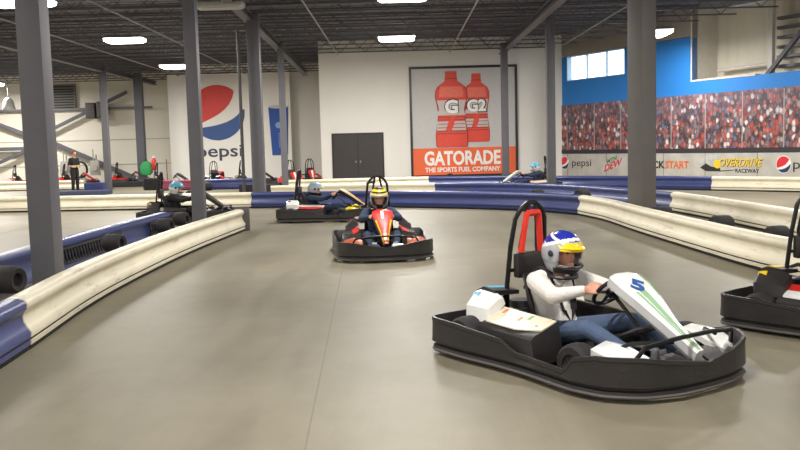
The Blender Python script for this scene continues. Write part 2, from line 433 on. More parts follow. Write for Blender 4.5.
# steel framing seen right of the opening
t = thing('wall_framing', 'grey steel girts with a diagonal brace right of the high opening', 'steel framing', WF(TU(.86), 3.52, -.6))
def wl(m, *a): wbox(m, *a)
off = -t.location
b = MB(); 
def tb(u0, u1, z0, z1, w0, w1, m):
    c = WF((u0+u1)/2, (z0+z1)/2, (w0+w1)/2)+off; m.box(c, (u1-u0, abs(w1-w0), z1-z0), rz=RZ)
for z in (3.75, 4.05, 4.35, 4.65, 4.95, 5.25): tb(TU(.86), TU(1.25), z, z+.09, -1.15, -.95, b)
b.build('girt', STEEL, t, smooth=False)
b = MB(); tb(TU(.855), TU(.87), 3.52, 5.9, -.75, -.6, b); b.build('post', mat('cream_post', (200, 196, 186), .6), t, smooth=False)
b = MB(); tb(TU(.96), TU(.975), 3.52, 5.9, -.85, -.75, b); b.build('post', STEEL, t, smooth=False)
b = MB(); b.bar(WF(TU(.86), 3.5, -.5)+off, WF(TU(1.02), 5.3, -.5)+off, .12); b.build('brace', STEELD, t, smooth=False)
b = MB(); b.cyl(WF(TU(.66), 3.86, -.9), WF(TU(.86), 3.9, -.9), .06)
tag(b.build('pipe', mat('pale_pipe', (196, 192, 186), .5)), 'pale horizontal pipe inside the high wall opening', 'pipe')

# wall prints on the right wall -------------------------------------------
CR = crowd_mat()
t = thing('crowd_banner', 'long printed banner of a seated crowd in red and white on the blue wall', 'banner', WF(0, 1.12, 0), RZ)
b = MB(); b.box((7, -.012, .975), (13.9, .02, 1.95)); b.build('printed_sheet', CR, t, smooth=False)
b = MB()
b.box((7, -.02, .07), (13.9, .03, .14)); b.build('lower_rail', mat('dark_rail_print', (54, 46, 46), .6), t, smooth=False)
b = MB()
for tt in (.054, .2, .33, .45, .552, .686, .819, .954, 1.09): b.box((TU(tt), -.026, .97), (.035, .01, 1.9))
b.build('seam', mat('pale_seam', (170, 160, 160), .6), t, smooth=False)
t = thing('rink_board', 'pale concrete-look strip with sponsor names under the crowd banner', 'board', WF(0, 0, 0), RZ)
b = MB(); b.box((7, -.01, .55), (13.9, .02, 1.1)); b.build('board_panel', CONC, t, smooth=False)
b = MB()
for tt in (.054, .26, .52, .686, .87): b.box((TU(tt), -.022, .55), (.02, .006, 1.1))
b.build('seam', mat('board_seam', (120, 116, 110), .7), t, smooth=False)
# sponsor lettering (parts of the board)
def BF(u, v, w=0): return (u, -.022-w, v)
def soda_globe(mb, fn, cx, cy, r):
    """round red / white / navy mark; three material slots"""
    mb.mi = 0; mb.prism(arc(cx, cy, r*1.08, 0, 360, 30)[:-1], lambda u, v, w: fn(u, v, w), .004)
    # upper red cap
    mb.mi = 1
    up = arc(cx, cy, r, 205, 38, 20)
    low = [(cx+r*(-.55+.13*i*1), cy+r*(-.30+.20*(i/8)**1.2+.22*(i/8)**2+.42*(i/8)**3)) for i in range(8, -1, -1)]
    mb.prism(up+[(cx+r*.62, cy+r*.34), (cx+r*.3, cy+r*-.0), (cx-r*.1, cy-r*.2), (cx-r*.5, cy-r*.32)], lambda u, v, w: fn(u, v, w+.004), .004)
    mb.mi = 2
    dn = arc(cx, cy, r, 218, 365, 18)
    mb.prism(dn+[(cx+r*.78, cy-r*.1), (cx+r*.5, cy-r*.32), (cx+r*.1, cy-r*.5), (cx-r*.35, cy-r*.6)], lambda u, v, w: fn(u, v, w+.004), .004)
for ux in (0.45, 10.83):
    b = MB(); soda_globe(b, BF, ux, .74, .25); b.build('round_mark', [PWHITE, PRED, PNAVY], t, smooth=False)
for u0 in (0.89, 11.14):
    b = MB(); text_into(b, 'pepsi', BF, 1.15, .36, cx=u0+.6, cy=.70, bold=.0); b.build('lettering', PBLACK, t, smooth=False)
u0 = 3.27
b = MB(); b.prism([(u0-.62, .44), (u0+.7, .62), (u0+.75, .98), (u0-.4, .74)], BF, .004); b.build('sloped_patch', PGREY, t, smooth=False)
def slope(f, k, cx): return lambda u, v, w: f(u, v+(u-cx)*k, w+.004)
b = MB(); text_into(b, 'MTN', slope(BF, .3, u0), .55, .16, cx=u0-.02, cy=.88, shear=.2, bold=.02); b.build('lettering', PGREEN, t, smooth=False)
b = MB(); text_into(b, 'DEW', slope(BF, .3, u0), 1.0, .26, cx=u0+.05, cy=.66, shear=.2, bold=.03); b.build('lettering', PRED, t, smooth=False)
u0, u1 = 4.96, 7.07
b = MB(); text_into(b, 'KICK', BF, .98, .27, cx=5.97-.49, cy=.70, bold=.03); b.build('lettering', PBLACK, t, smooth=False)
b = MB(); text_into(b, 'START', BF, u1-5.99, .27, cx=(5.99+u1)/2, cy=.70, bold=.03); b.build('lettering', PORG, t, smooth=False)
u0, u1 = 8.38, 10.10
b = MB(); text_into(b, 'OVERDRIVE', BF, u1-u0, .27, cx=(u0+u1)/2, cy=.78, shear=.35, bold=.04, t=.003); b.build('lettering', PBLACK, t, smooth=False)
b = MB(); text_into(b, 'OVERDRIVE', lambda u, v, w: BF(u, v, w+.004), u1-u0, .27, cx=(u0+u1)/2-.01, cy=.79, shear=.35, bold=.015); b.build('lettering', PYEL, t, smooth=False)
b = MB(); text_into(b, 'RACEWAY', BF, 9.95-9.03, .13, cx=(9.03+9.95)/2, cy=.53, bold=.02); b.build('lettering', PBLACK, t, smooth=False)
b = MB()
u0 = 7.92
b.mi = 0
for dx, dz, r in ((-.3, .08, .12), (-.1, .16, .11), (.1, .2, .1), (.28, .2, .08), (-.02, -.02, .1)):
    b.prism(arc(u0+dx, .76+dz, r, 0, 360, 9)[:-1], BF, .003)
b.mi = 1; b.prism([(u0-.35, .62), (u0-.1, .5), (u0+.5, .5), (u0+.5, .6), (u0+.1, .66), (u0-.1, .76)], lambda u, v, w: BF(u, v, w+.003), .003)
b.mi = 2; b.prism(arc(u0+.38, .74, .15, 0, 360, 14)[:-1], lambda u, v, w: BF(u, v, w+.004), .003)
b.mi = 1; b.prism([(u0+.45, .52), (8.99, .56), (8.99, .54), (u0+.45, .49)], BF, .003)
b.build('engine_mark', [PGREY, PBLACK, PYEL], t, smooth=False)
# ------------------------------------------------------------ doors, poster, logo wall
d = struct(MB().box((-1.65, YB-.02, 1.08), (2.14, .05, 2.2)).build('door_1', mat('door_frame_dark', (44, 42, 42), .5), smooth=False), 'dark double doors in the white wall')
for sx in (-1, 1):
    lf = MB().box((-1.65+sx*.505, YB-.055, 1.06), (.99, .03, 2.1)).build('door_leaf', DOORM, d, smooth=False)
    MB().box((-1.65+sx*.09, YB-.085, 1.0), (.05, .03, .09), bev=.01).build('door_handle', CHROME, lf, smooth=False)

def PF(x0, z0, y): return lambda u, v, w=0: (u, -w, v)
t = thing('bottle_poster', 'large framed sports drink poster with two red bottles on the white wall', 'poster', (2.73, YB-.01, .27))
F_ = lambda u, v, w=0: (u, -.04-w, v)
MB().box((0, -.02, 2.265), (4.3, .04, 4.45)).build('poster_sheet', PGREY, t, smooth=False)
b = MB()
for sx in (-1, 1): b.box((sx*2.16, -.035, 2.265), (.1, .07, 4.53))
for z in (.05, 4.48): b.box((0, -.035, z), (4.22, .07, .1))
b.build('frame', mat('black_frame', (42, 38, 38), .4), t, smooth=False)
b = MB(); b.prism([(-2.11, .1), (2.11, .1), (2.11, 1.2), (-2.11, 1.2)], F_, .006); b.build('orange_band', ORANGE, t, smooth=False)
b = MB(); text_into(b, 'GATORADE', lambda u, v, w: F_(u, v, w+.006), 3.14, .6, cx=-.08, cy=.78, bold=.035); b.build('headline', PWHITE, t, smooth=False)
b = MB(); text_into(b, 'THE SPORTS FUEL COMPANY', lambda u, v, w: F_(u, v, w+.006), 3.1, .2, cx=-.08, cy=.31, bold=.03); b.build('tagline', PWHITE, t, smooth=False)
def bottle(cx, z0, w, h, o, letter, lw):
    hw = [(0, .92), (.03, .98), (.16, 1), (.22, .96), (.34, .86), (.46, .82), (.56, .9), (.66, 1), (.74, .98), (.8, .84), (.84, .6), (.865, .42), (.885, .36), (.89, .40), (.90, .40), (.905, .36), (1, .34)]
    f = lambda u, v, ww: F_(u, v, ww+o)
    L = [(cx-w/2*a, z0+h*q) for q, a in hw]; R = [(cx+w/2*a, z0+h*q) for q, a in reversed(hw)]
    b = MB(); b.mi = 1; b.prism([(cx+(x-cx)*1.06, z0+(z-z0)*1.004-.01) for x, z in L+R], f, .003)
    b.mi = 0; b.prism(L+R, lambda u, v, ww: f(u, v, ww+.002), .005)
    b.mi = 2; b.prism([(cx+(x-cx)*.8, z) for x, z in L[7:10]+R[-10:-7]], lambda u, v, ww: f(u, v, ww+.006), .003)
    b.mi = 1                                   # cap, folds and label lines
    for q in (.17, .205): b.prism([(cx-w*.46, z0+h*q), (cx+w*.46, z0+h*q), (cx+w*.46, z0+h*(q+.012)), (cx-w*.46, z0+h*(q+.012))], lambda u, v, ww: f(u, v, ww+.006), .003)
    b.prism([(cx-w*.17, z0+h*.9), (cx+w*.17, z0+h*.9), (cx+w*.17, z0+h*.912), (cx-w*.17, z0+h*.912)], lambda u, v, ww: f(u, v, ww+.006), .003)
    bt = b.build('bottle_print', [BOTRED, BOTDARK, mat('light_red_print', (236, 118, 100), .6)], t, smooth=False)
    b = MB(); b.mi = 0
    g = lambda u, v, ww: f(u, v, ww+.008)
    b.prism([(cx-w*.48, z0+h*.42), (cx-w*.40, z0+h*.50), (cx-w*.47, z0+h*.62), (cx+w*.47, z0+h*.62), (cx+w*.40, z0+h*.50), (cx+w*.44, z0+h*.42)], g, .003)
    b.prism([(cx-w*.48, z0+h*.22), (cx-w*.46, z0+h*.34), (cx-w*.1, z0+h*.34), (cx-w*.2, z0+h*.22)], g, .003)
    b.prism([(cx+w*.0, z0+h*.22), (cx+w*.1, z0+h*.34), (cx+w*.44, z0+h*.34), (cx+w*.47, z0+h*.22)], g, .003)
    b.mi = 1
    for q in (.25, .3, .355, .39): b.prism([(cx-w*.44, z0+h*q), (cx+w*.44, z0+h*q), (cx+w*.44, z0+h*(q+.01)), (cx-w*.44, z0+h*(q+.01))], lambda u, v, ww: g(u, v, ww+.003), .002)
    b.mi = 2
    k = lambda u, v, ww: g(u, v, ww+.005)
    b.prism([(cx-w*.02, z0+h*.42), (cx+w*.14, z0+h*.42), (cx+w*.04, z0+h*.31), (cx+w*.12, z0+h*.31), (cx-w*.16, z0+h*.16), (cx-w*.06, z0+h*.275), (cx-w*.13, z0+h*.275)], k, .003)
    b.build('label_print', [mat('silver_print', (200, 190, 186), .5), BOTDARK, BOTRED], bt, smooth=False)
    b = MB(); text_into(b, letter, lambda u, v, ww: k(u, v, ww+.002), lw*1.14, h*.215, cx=cx, cy=z0+h*.535, bold=.08); b.build('letter', mat('outline_print', (60, 56, 58), .6), bt, smooth=False)
    b = MB(); text_into(b, letter, lambda u, v, ww: k(u, v, ww+.008), lw, h*.18, cx=cx, cy=z0+h*.535, bold=.04); b.build('letter', PWHITE, bt, smooth=False)
bottle(.53, 1.42, 1.02, 2.78, 0, 'G2', .78)
bottle(-.5, 1.24, 1.26, 3.07, .03, 'G', .54)

# big round soda mark and lettering on the far white wall
t = thing('round_wall_logo', 'big round red white and blue mark painted on the white wall', 'wall logo', (-9.02, 43.99, 3.5))
r = 1.38
G_ = lambda u, v, w=0: (u, -w, v)
b = MB()
b.prism([(r*math.cos(math.radians(a)), r*math.sin(math.radians(a))) for a in range(214, 50, -6)] + [(.86, .98), (.78, .7), (.62, .42), (.4, .17), (.1, -.06), (-.25, -.25), (-.6, -.41), (-1.0, -.6)], G_, .012)
b.build('red_cap', mat('wall_red', (214, 66, 60), .6), t, smooth=False)
b = MB()
b.prism([(r*math.cos(math.radians(a)), r*math.sin(math.radians(a))) for a in range(216, 372, 6)] + [(1.22, .1), (1.02, -.14), (.76, -.33), (.45, -.48), (.1, -.59), (-.3, -.67), (-.7, -.72)], G_, .012)
b.build('blue_cap', mat('wall_blue', (52, 84, 140), .6), t, smooth=False)
t = thing('wall_lettering', 'dark lowercase soda lettering painted under the round mark', 'wall lettering', (-8.98, 43.99, 1.1))
b = MB(); text_into(b, 'pepsi', G_, 2.3, .78, .012, cx=0, cy=.38, bold=.012); b.build('letters', mat('wall_navy_grey', (64, 68, 84), .6), t, smooth=False)
t = thing('cup_banner', 'tall blue paper cup print on the white wall behind a column', 'banner', (-5.95, 43.99, 1.3))
b = MB(); b.prism([(-.38, 0), (.4, 0), (.5, 2.42), (-.5, 2.42)], G_, .02); b.build('cup_body', PBLUE, t, smooth=False)
b = MB(); b.prism([(.5*math.cos(a*PI/10), 2.42+.09*math.sin(a*PI/10)) for a in range(20)], lambda u, v, w: (u, -.022-w, v), .01); b.build('cup_rim', PGREY, t, smooth=False)
b = MB(); b.prism(arc(-.02, 1.5, .16, 0, 360, 16)[:-1], lambda u, v, w: (u, -.02-w, v), .01); text_into(b, 'pepsi', lambda u, v, w: (-v*.9+.02, -.02-w, u+.75), .7, .22, .01); b.build('cup_mark', mat('pale_blue_print', (130, 160, 210), .6), t, smooth=False)

# ------------------------------------------------------------ steel columns and beams
def column(x, y, w, label, rz=0, top=5.45, m=STEEL):
    t = thing('steel_column', label, 'column', (x, y, 0), rz)
    MB().box((0, 0, top/2), (w, w, top), bev=.012).build('shaft', m, t, ang=30)
    b = MB(); b.box((0, 0, .012), (w+.14, w+.14, .024))
    for sx in (-1, 1):
        for sy in (-1, 1): b.cyl((sx*(w/2+.04), sy*(w/2+.04), .02), (sx*(w/2+.04), sy*(w/2+.04), .05), .014, 6)
    b.build('base_plate', STEELD, t, smooth=False)
    MB().box((0, 0, top-.06), (w+.1, w+.1, .03)).build('cap_plate', STEELD, t, smooth=False)
column(-4.17, 10.2, .28, 'thick grey steel column at far left between the blue and white barriers')
column(-4.2, 18.2, .255, 'grey steel column behind the end of the long white left barrier')
column(-4.0, 24.95, .34, 'wide grey steel column where the white back barrier turns blue')
column(-4.17, 32, .22, 'slim grey steel column in front of the blue cup print')
column(4.72, 16.9, .38, 'widest grey steel column right of centre behind the white barrier', rz=.55, m=mat('taupe_painted_steel', (104, 101, 99), .5, var=.05, scale=3))
column(4.8, 27.4, .26, 'slim grey steel column at the left end of the crowd banner')
column(4.18, 34, .26, 'thin grey steel column over the right side of the bottle poster')
column(-13.0, 39, .26, 'grey steel column by the standing person at far left')
column(-12.62, 43, .38, 'dark steel column beside the hanging green bag', m=STEELD)

def beam(x0, x1, y0, y1, z0, z1, w, label, m=STEEL):
    b = MB(); o = V((x0, y0, 0)); L = math.hypot(x1-x0, y1-y0)
    b.box((0, L/2, z0+.015), (w, L, .03)); b.box((0, L/2, z1-.015), (w, L, .03)); b.box((0, L/2, (z0+z1)/2), (.03, L, z1-z0))
    tag(b.build('roof_beam', m, smooth=False, loc=o, rz=-math.atan2(x1-x0, y1-y0)), label, 'beam')
beam(-3.5, -4.5, -6, 43.8, 5.2, 5.42, .24, 'long grey steel roof beam above the left row of columns')
beam(4.3, 4.3, -6, 35.8, 5.2, 5.42, .24, 'long grey steel roof beam above the right row of columns')
beam(-13, -13, -6, 47.5, 5.2, 5.42, .24, 'grey steel roof beam above the columns at far left')
for x, y1, lb in ((-7.5, 43.7, 'thin conduit under the roof left of the round logo'), (-2.35, 35.9, 'thin conduit under the roof running to the dark doors'),
                  (2.2, 35.9, 'thin conduit under the roof running to the bottle poster'), (6.55, 34.5, 'thin conduit under the roof ending by the window strip'), (-10.8, 43.7, 'thin conduit under the roof at far left')):
    tag(MB().cyl((x, -6, 5.36), (x, y1, 5.36), .025, 6).build('conduit', mat('conduit_grey', (150, 148, 148), .5)), lb, 'conduit')
t = thing('downpipe', 'thin dark pipe with a white foot beside the wide left column', 'pipe', (-4.36, 24.5, 0))
MB().tube([(0, 0, 4.9), (0, 0, .33)], .045, 8).build('pipe', mat('pipe_dark', (66, 64, 66), .5), t)
MB().cyl((0, .02, .34), (-.16, -.05, .0), .05, 8, .09).build('foot', mat('pipe_foot_white', (206, 204, 200), .5), t)

# ------------------------------------------------------------ ceiling lights
LM = emis('lamp_diffuser', (1, .965, .91), 14)
def lamp(x, y, label, on=True, rz=0, group=None, z=5.2, sz=1.25, pw=1):
    t = thing('ceiling_light', label, 'ceiling light', (x, y, z), rz, group)
    b = MB(); b.loft([[(-sz/2*k, -.3*k2, h), (sz/2*k, -.3*k2, h), (sz/2*k, .3*k2, h), (-sz/2*k, .3*k2, h)] for k, k2, h in ((.8, .5, .14), (.96, .9, .08), (1, 1, .03))])
    b.build('housing', mat('lamp_housing', (150, 148, 146), .5), t, smooth=False)
    b = MB(); b.loft([[(-sz/2*k, -.28*k2, h), (sz/2*k, -.28*k2, h), (sz/2*k, .28*k2, h), (-sz/2*k, .28*k2, h)] for k, k2, h in ((.97, .97, .03), (.95, .95, -.05), (.8, .7, -.1))])
    b.build('diffuser', LM if on else mat('unlit_diffuser', (176, 176, 176), .4), t, smooth=False)
    for sx in (-1, 1): MB().cyl((sx*sz*.35, 0, .13), (sx*sz*.35, 0, .5), .006, 5).build('hanger', STEELD, t, smooth=False)
    if on:
        li = bpy.data.lights.new('lamp', 'AREA'); li.shape = 'RECTANGLE'; li.size = sz; li.size_y = .4; li.energy = PW*pw; li.color = (1, .965, .91)
        lo = bpy.data.objects.new('lamp', li); COL.objects.link(lo); lo.parent = t; lo.location = (0, 0, -.12)
PW = 330
vis = {(-8.75, 20.9): 'lit ceiling light at the top left beside the thick left column', (.2, 21.5): 'nearest lit ceiling light at the top centre of the hall',
       (-8.62, 28.2): 'lit ceiling light hanging between the two left columns', (.05, 29.6): 'lit ceiling light above the bottle poster and dark doors',
       (8.4, 28.1): 'small lit ceiling light near the blue wall', (-9.3, 37.2): 'small lit ceiling light above the round wall logo',
       (-20.3, 44): 'lit ceiling light in the far left corner'}
for (x, y), lb in vis.items(): lamp(x, y, lb, rz=(PI/2 if x > 8 else 0), sz=(1.45 if y < 21 else 1.25), pw=(.6 if x > 8 else 1.7 if y > 25 else 1), z=(4.97 if x > 8 else 5.2))
lamp(-4.35, 22, 'unlit pale ceiling light between the two left columns', on=False)
for x in (-18, -9, 0, 9):
    for y in (-4.5, 4, 12.6):
        lamp(x, y, 'lit ceiling light over the near part of the hall', group='ceiling lights over the near track', pw=.85)
for x, y in ((-18, 21), (-18, 30), (9, 21), (-18, 38)): lamp(x, y, 'lit ceiling light outside the middle of the hall', group='ceiling lights over the hall edges', pw=1.4)
# fan-like round high bay under the far left light
t = thing('round_lamp', 'round grey lamp hanging below the far left ceiling light', 'lamp', (-19.4, 43.9, 3.9))
b = MB(); b.lathe((0, 0, 0), (0, 0, 1), [(.3, 0), (.32, .05), (.28, .2), (.24, .45), (.1, .6)], 16); b.build('shade', mat('lamp_shade_grey', (196, 196, 196), .4), t)
b = MB(); b.cyl((0, 0, .6), (0, 0, 1.5), .02, 6); b.build('rod', STEELD, t)

# ------------------------------------------------------------ track barriers
def smooth_path(pts, n=6):
    P = [V((p[0], p[1], 0)) for p in pts]; out = []
    for i in range(len(P)-1):
        p0 = P[i-1] if i else P[i]*2-P[i+1]; p3 = P[i+2] if i+2 < len(P) else P[i+1]*2-P[i]
        for k in range(n):
            t = k/n; out.append(.5*((2*P[i])+(-p0+P[i+1])*t+(2*p0-5*P[i]+4*P[i+1]-p3)*t*t+(-p0+3*P[i]-3*P[i+1]+p3)*t**3))
    out.append(P[-1]); return out
def sweep(mb, prof, path, side):
    R = []
    for i, p in enumerate(path):
        d = (path[min(i+1, len(path)-1)]-path[max(i-1, 0)]).normalized(); n = V((d.y, -d.x, 0))*side
        R.append([p+n*a+V((0, 0, z)) for a, z in prof])
    mb.loft(R)
PROF = [(-.13, .0), (.09, .0), (.10, .035), (.13, .045), (.135, .085), (.12, .093), (.12, .10), (.135, .108), (.14, .15), (.11, .19), (.085, .24), (.075, .29), (.09, .32),
        (.115, .345), (.12, .38), (.10, .415), (.05, .435), (-.03, .435), (-.09, .415), (-.13, .375), (-.12, .33), (-.09, .29), (-.09, .12), (-.13, .08)]
def barrier(pts, side, m, label, group=None, lattice=False, closedpath=None, hs=1):
    o0 = V((pts[0][0], pts[0][1], 0)); path = [p-o0 for p in smooth_path(pts)]
    t = thing('track_barrier', label, 'track barrier', o0, 0, group)
    b = MB(); sweep(b, [(a, z*hs) for a, z in PROF], path, side); b.build('shell', m, t, ang=50)
    b = MB(); sweep(b, [(.1, .002), (.112, .002), (.128, .03), (.1, .034)], path, side); sweep(b, [(.11, .091), (.131, .09), (.133, .103), (.11, .101)], path, side)
    b.build('rubber_strip', RUBBER, t)
    if lattice:
        b = None
        for i in range(len(path)-1):
            a, c = path[i], path[i+1]; n = max(1, int((c-a).length/.11)); d = (c-a).normalized(); nn = V((d.y, -d.x, 0))*side
            for k in range(n):
                p = a+(c-a)*(k/n); yy = (p+o0).y; q = p-nn*.14
                if yy < 11.2 or int(yy/1.3) % 3 == 2:
                    if b: b.bar(q0, q1, .03); b.bar(q0+V((0, 0, .2)), q1+V((0, 0, .2)), .03); b.build('lattice', BLACK, t, smooth=False); b = None
                    continue
                if b is None: b = MB(); q0 = q+V((0, 0, .11))
                q1 = q+d*.07+V((0, 0, .11))
                b.bar(q+V((0, 0, .10)), q+d*.07+V((0, 0, .31)), .018); b.bar(q-nn*.04+V((0, 0, .12)), q+V((0, 0, .3)), .02)
        if b: b.bar(q0, q1, .03); b.bar(q0+V((0, 0, .2)), q1+V((0, 0, .2)), .03); b.build('lattice', BLACK, t, smooth=False)
    return t
barrier([(-3.05, 2.6), (-3.06, 5), (-3.2, 7.05)], 1, BLUEB, 'blue plastic barrier at the lower left corner of the track')
barrier([(-3.2, 7.07), (-3.4, 9.2), (-3.45, 11.5), (-3.4, 14), (-3.2, 17.2)], 1, WHITEB, 'long white plastic barrier along the left side of the main track')
b = MB(); b.box((0, 0, .24), (.3, .08, .48), bev=.015); o = b.build('barrier_end_cap', mat('end_cap_grey', (92, 88, 88), .5), loc=(-3.14, 17.28, 0)); tag(o, 'dark grey slab closing the end of the long white barrier', 'barrier end')
barrier([(-4.75, 3), (-4.75, 7), (-4.8, 10.2), (-4.75, 13.5), (-4.62, 17)], -1, BLUEB, 'long blue plastic barrier left of the thick column, ribbed back visible', lattice=True)
barrier([(-24, 26.2), (-16, 25.4), (-12, 25), (-8, 24.6), (-4.05, 24.05)], 1, WHITEB, 'long white plastic barrier across the back of the track at left')
barrier([(-4.05, 24.02), (-2, 23.5), (0, 22.7), (2, 21.4), (3.3, 20.1), (4.0, 18.9)], 1, BLUEB, 'blue plastic barrier across the back of the track behind the front-facing kart')
barrier([(4.0, 18.87), (4.2, 17.2), (4.22, 15), (4.3, 12.5), (4.42, 10.3), (4.75, 8.9), (5.5, 7.4), (6.8, 6.2)], 1, WHITEB, 'long white plastic barrier along the right side of the main track')
barrier([(-4.1, 28), (-1, 27.6), (1.15, 27.0)], 1, WHITEB, 'white barrier in the second row behind the blue back barrier')
barrier([(1.15, 26.98), (3, 26), (4.4, 24.4), (5.4, 21.8), (6.1, 19.2)], 1, BLUEB, 'blue barrier in the second row passing behind the widest column')
barrier([(6.1, 19.17), (6.25, 17), (6.3, 14.5), (6.4, 12), (6.9, 9.6), (8, 8)], 1, WHITEB, 'white barrier in the second row at the right, parallel to the front one')
barrier([(-4.3, 32.9), (-1, 32.9), (1.15, 32.7)], 1, WHITEB, 'farthest white barrier running below the dark doors')
barrier([(1.15, 32.67), (4, 31.4), (5.6, 30), (7.8, 28.3), (9.6, 26.6)], 1, BLUEB, 'farthest blue barrier running below the crowd banner')
barrier([(9.6, 26.57), (11.2, 24.9), (12.8, 23)], 1, WHITEB, 'farthest white barrier below the round mark at the right edge')
barrier([(-22, 40.5), (-18, 40), (-14.2, 39.4)], 1, WHITEB, 'white barrier at far left beyond the standing person')
barrier([(-9.9, 36.4), (-8.05, 36.2)], 1, REDB, 'short maroon barrier below the round wall logo')
barrier([(-8.02, 36.2), (-6.4, 36.0), (-5.9, 35.9)], 1, BLUEB, 'short blue barrier to the right of the maroon one')
b = MB(); b.box((0, 0, .09), (2.4, .9, .18), bev=.03); tag(b.build('floor_mat', mat('mat_blue', (62, 66, 96), .6), loc=(-12.6, 34.2, 0)), 'low blue mat on the floor in front of the standing person', 'mat')
b = MB(); b.prism([(-.85, 0), (1.0, 0), (1.0, .08), (.45, .26), (-.85, .3)], lambda u, v, w: (u, w, v), .9); tag(b.build('black_ramp', DARKC, loc=(-5.2, 32.9, 0), smooth=False), 'low black wedge ramp left of the farthest white barrier', 'ramp')

# ------------------------------------------------------------ loose tyres hung behind the barriers
def tyre(x, y, z, ax, label, r=.14, w=.26, group=None):
    a = math.atan2(ax[1], ax[0])
    t = thing('kart_tyre', label, 'tyre', (x, y, z), a, group)
    b = MB(); h = w/2
    b.lathe((0, 0, 0), (1, 0, 0), [(r*.5, -h*.9), (r*.82, -h), (r*.97, -h*.8), (r, -h*.4), (r, h*.4), (r*.97, h*.8), (r*.82, h), (r*.5, h*.9), (r*.45, h*.6), (r*.45, -h*.6)], 22)
    b.build('tread', RUBBER, t)
    MB().lathe((0, 0, 0), (1, 0, 0), [(r*.45, -h*.55), (r*.2, -h*.5), (r*.2, h*.5), (r*.45, h*.55)], 16).build('inner_rim', DARKC, t)
tyre(-4.22, 9.2, .29, (1, -.25), 'tyre hanging behind the blue barrier left of the thick column', .15, .34)
tyre(-4.2, 12.7, .29, (1, -.25), 'second tyre from the viewer behind the long blue barrier', .135, .28)
tyre(-4.2, 15.5, .29, (1, -.25), 'third tyre from the viewer behind the long blue barrier', .135, .28)
tyre(-4.25, 16.9, .29, (1, -.25), 'farthest tyre behind the long blue barrier, beside the second column', .135, .26)
tyre(4.75, 12.8, .32, (1, .2), 'tyre poking up behind the right white barrier, left of two', .14, .3)
tyre(4.75, 10.9, .34, (1, .2), 'tyre poking up behind the right white barrier, close to the cropped kart', .14, .26)
tyre(4.55, 15.1, .30, (1, .2), 'tyre behind the right white barrier at the foot of the widest column', .14, .34)
tyre(4.3, 20.4, .34, (1, .4), 'tyre behind the blue back barrier near its right end', .15, .3)
tyre(3.4, 21.3, .31, (1, .6), 'tyre behind the blue back barrier left of the slim column', .15, .26)
tyre(1.6, 22.3, .31, (1, .9), 'tyre behind the middle of the blue back barrier', .15, .26)
tyre(1.95, 33.1, .36, (.2, 1), 'tyre behind the far barrier below the poster corner', .16, .3)
tyre(-.9, 28.0, .36, (.2, 1), 'tyre behind the second-row white barrier below the doors', .16, .3)
tyre(-7.8, 35.3, .18, (1, .2), 'tyre standing in front of the maroon and blue barriers', .18, .4)
tyre(-10.6, 25.3, .36, (.1, 1), 'tyre behind the long white back barrier at left', .16, .3)
tyre(-5.9, 24.75, .36, (.1, 1), 'tyre behind the white back barrier near the wide column', .16, .3)
# ------------------------------------------------------------ far left corner things
YF = 47.9
def fbar(name, label, cat, a, c, w, m=STEELD): 
    o = V(a); tag(MB().bar((0, 0, 0), V(c)-o, w).build(name, m, smooth=False, loc=o), label, cat)
fbar('wall_brace', 'long dark diagonal brace sloping down behind the standing person', 'brace', (-19.4, 47.6, 2.55), (-14.4, 47.6, .25), .2)
fbar('wall_brace', 'dark diagonal brace rising right under the grey wall vents', 'brace', (-19.4, 47.6, 2.7), (-14.6, 47.6, 4.9), .16)
fbar('wall_brace', 'dark diagonal brace at the left edge, upper of two', 'brace', (-22.6, 47.6, 3.7), (-19.8, 47.6, 2.6), .18)
fbar('wall_brace', 'dark diagonal brace at the left edge, lower and rising right', 'brace', (-22.6, 47.6, .9), (-20.2, 47.6, 1.9), .16)
fbar('wall_pipe', 'horizontal pipe high on the far left wall', 'pipe', (-24, 47.7, 4.05), (-13.3, 47.7, 4.05), .12, STEEL)
fbar('wall_pipe', 'short dark horizontal girt at the left edge of the far wall', 'girt', (-24, 47.6, 1.98), (-20, 47.6, 1.98), .2)
t = thing('wall_vent', 'large dark louvred vent on the far left wall', 'vent', (-18.15, 47.9, 4.0))
MB().box((0, -.06, .7), (1.35, .12, 1.4)).build('frame', mat('vent_grey', (110, 108, 104), .6), t, smooth=False)
b = MB()
for i in range(9): b.box((0, -.14, .15+i*.14), (1.2, .05, .05))
b.build('louvre', DARKC, t, smooth=False)
MB().box((-.95, -.05, .7), (.42, .1, 1.4)).build('side_panel', mat('panel_tan', (150, 146, 134), .6), t, smooth=False)
for i, (x, z, lb) in enumerate(((-16.5, 3.5, 'left dark unit heater hung on the far wall'), (-15.9, 3.55, 'right dark unit heater hung on the far wall'))):
    t = thing('unit_heater', lb, 'heater', (x, 47.4, z))
    MB().box((0, 0, .42), (.5, .5, .85), bev=.03).build('case', mat('heater_case', (74, 70, 68), .5), t)
    b = MB()
    for k in range(6): b.box((0, -.26, .15+k*.11), (.4, .03, .03))
    b.box((0, -.25, .42), (.02, .02, .7)); b.build('grille', mat('guard_grey', (96, 92, 90), .5), t, smooth=False)
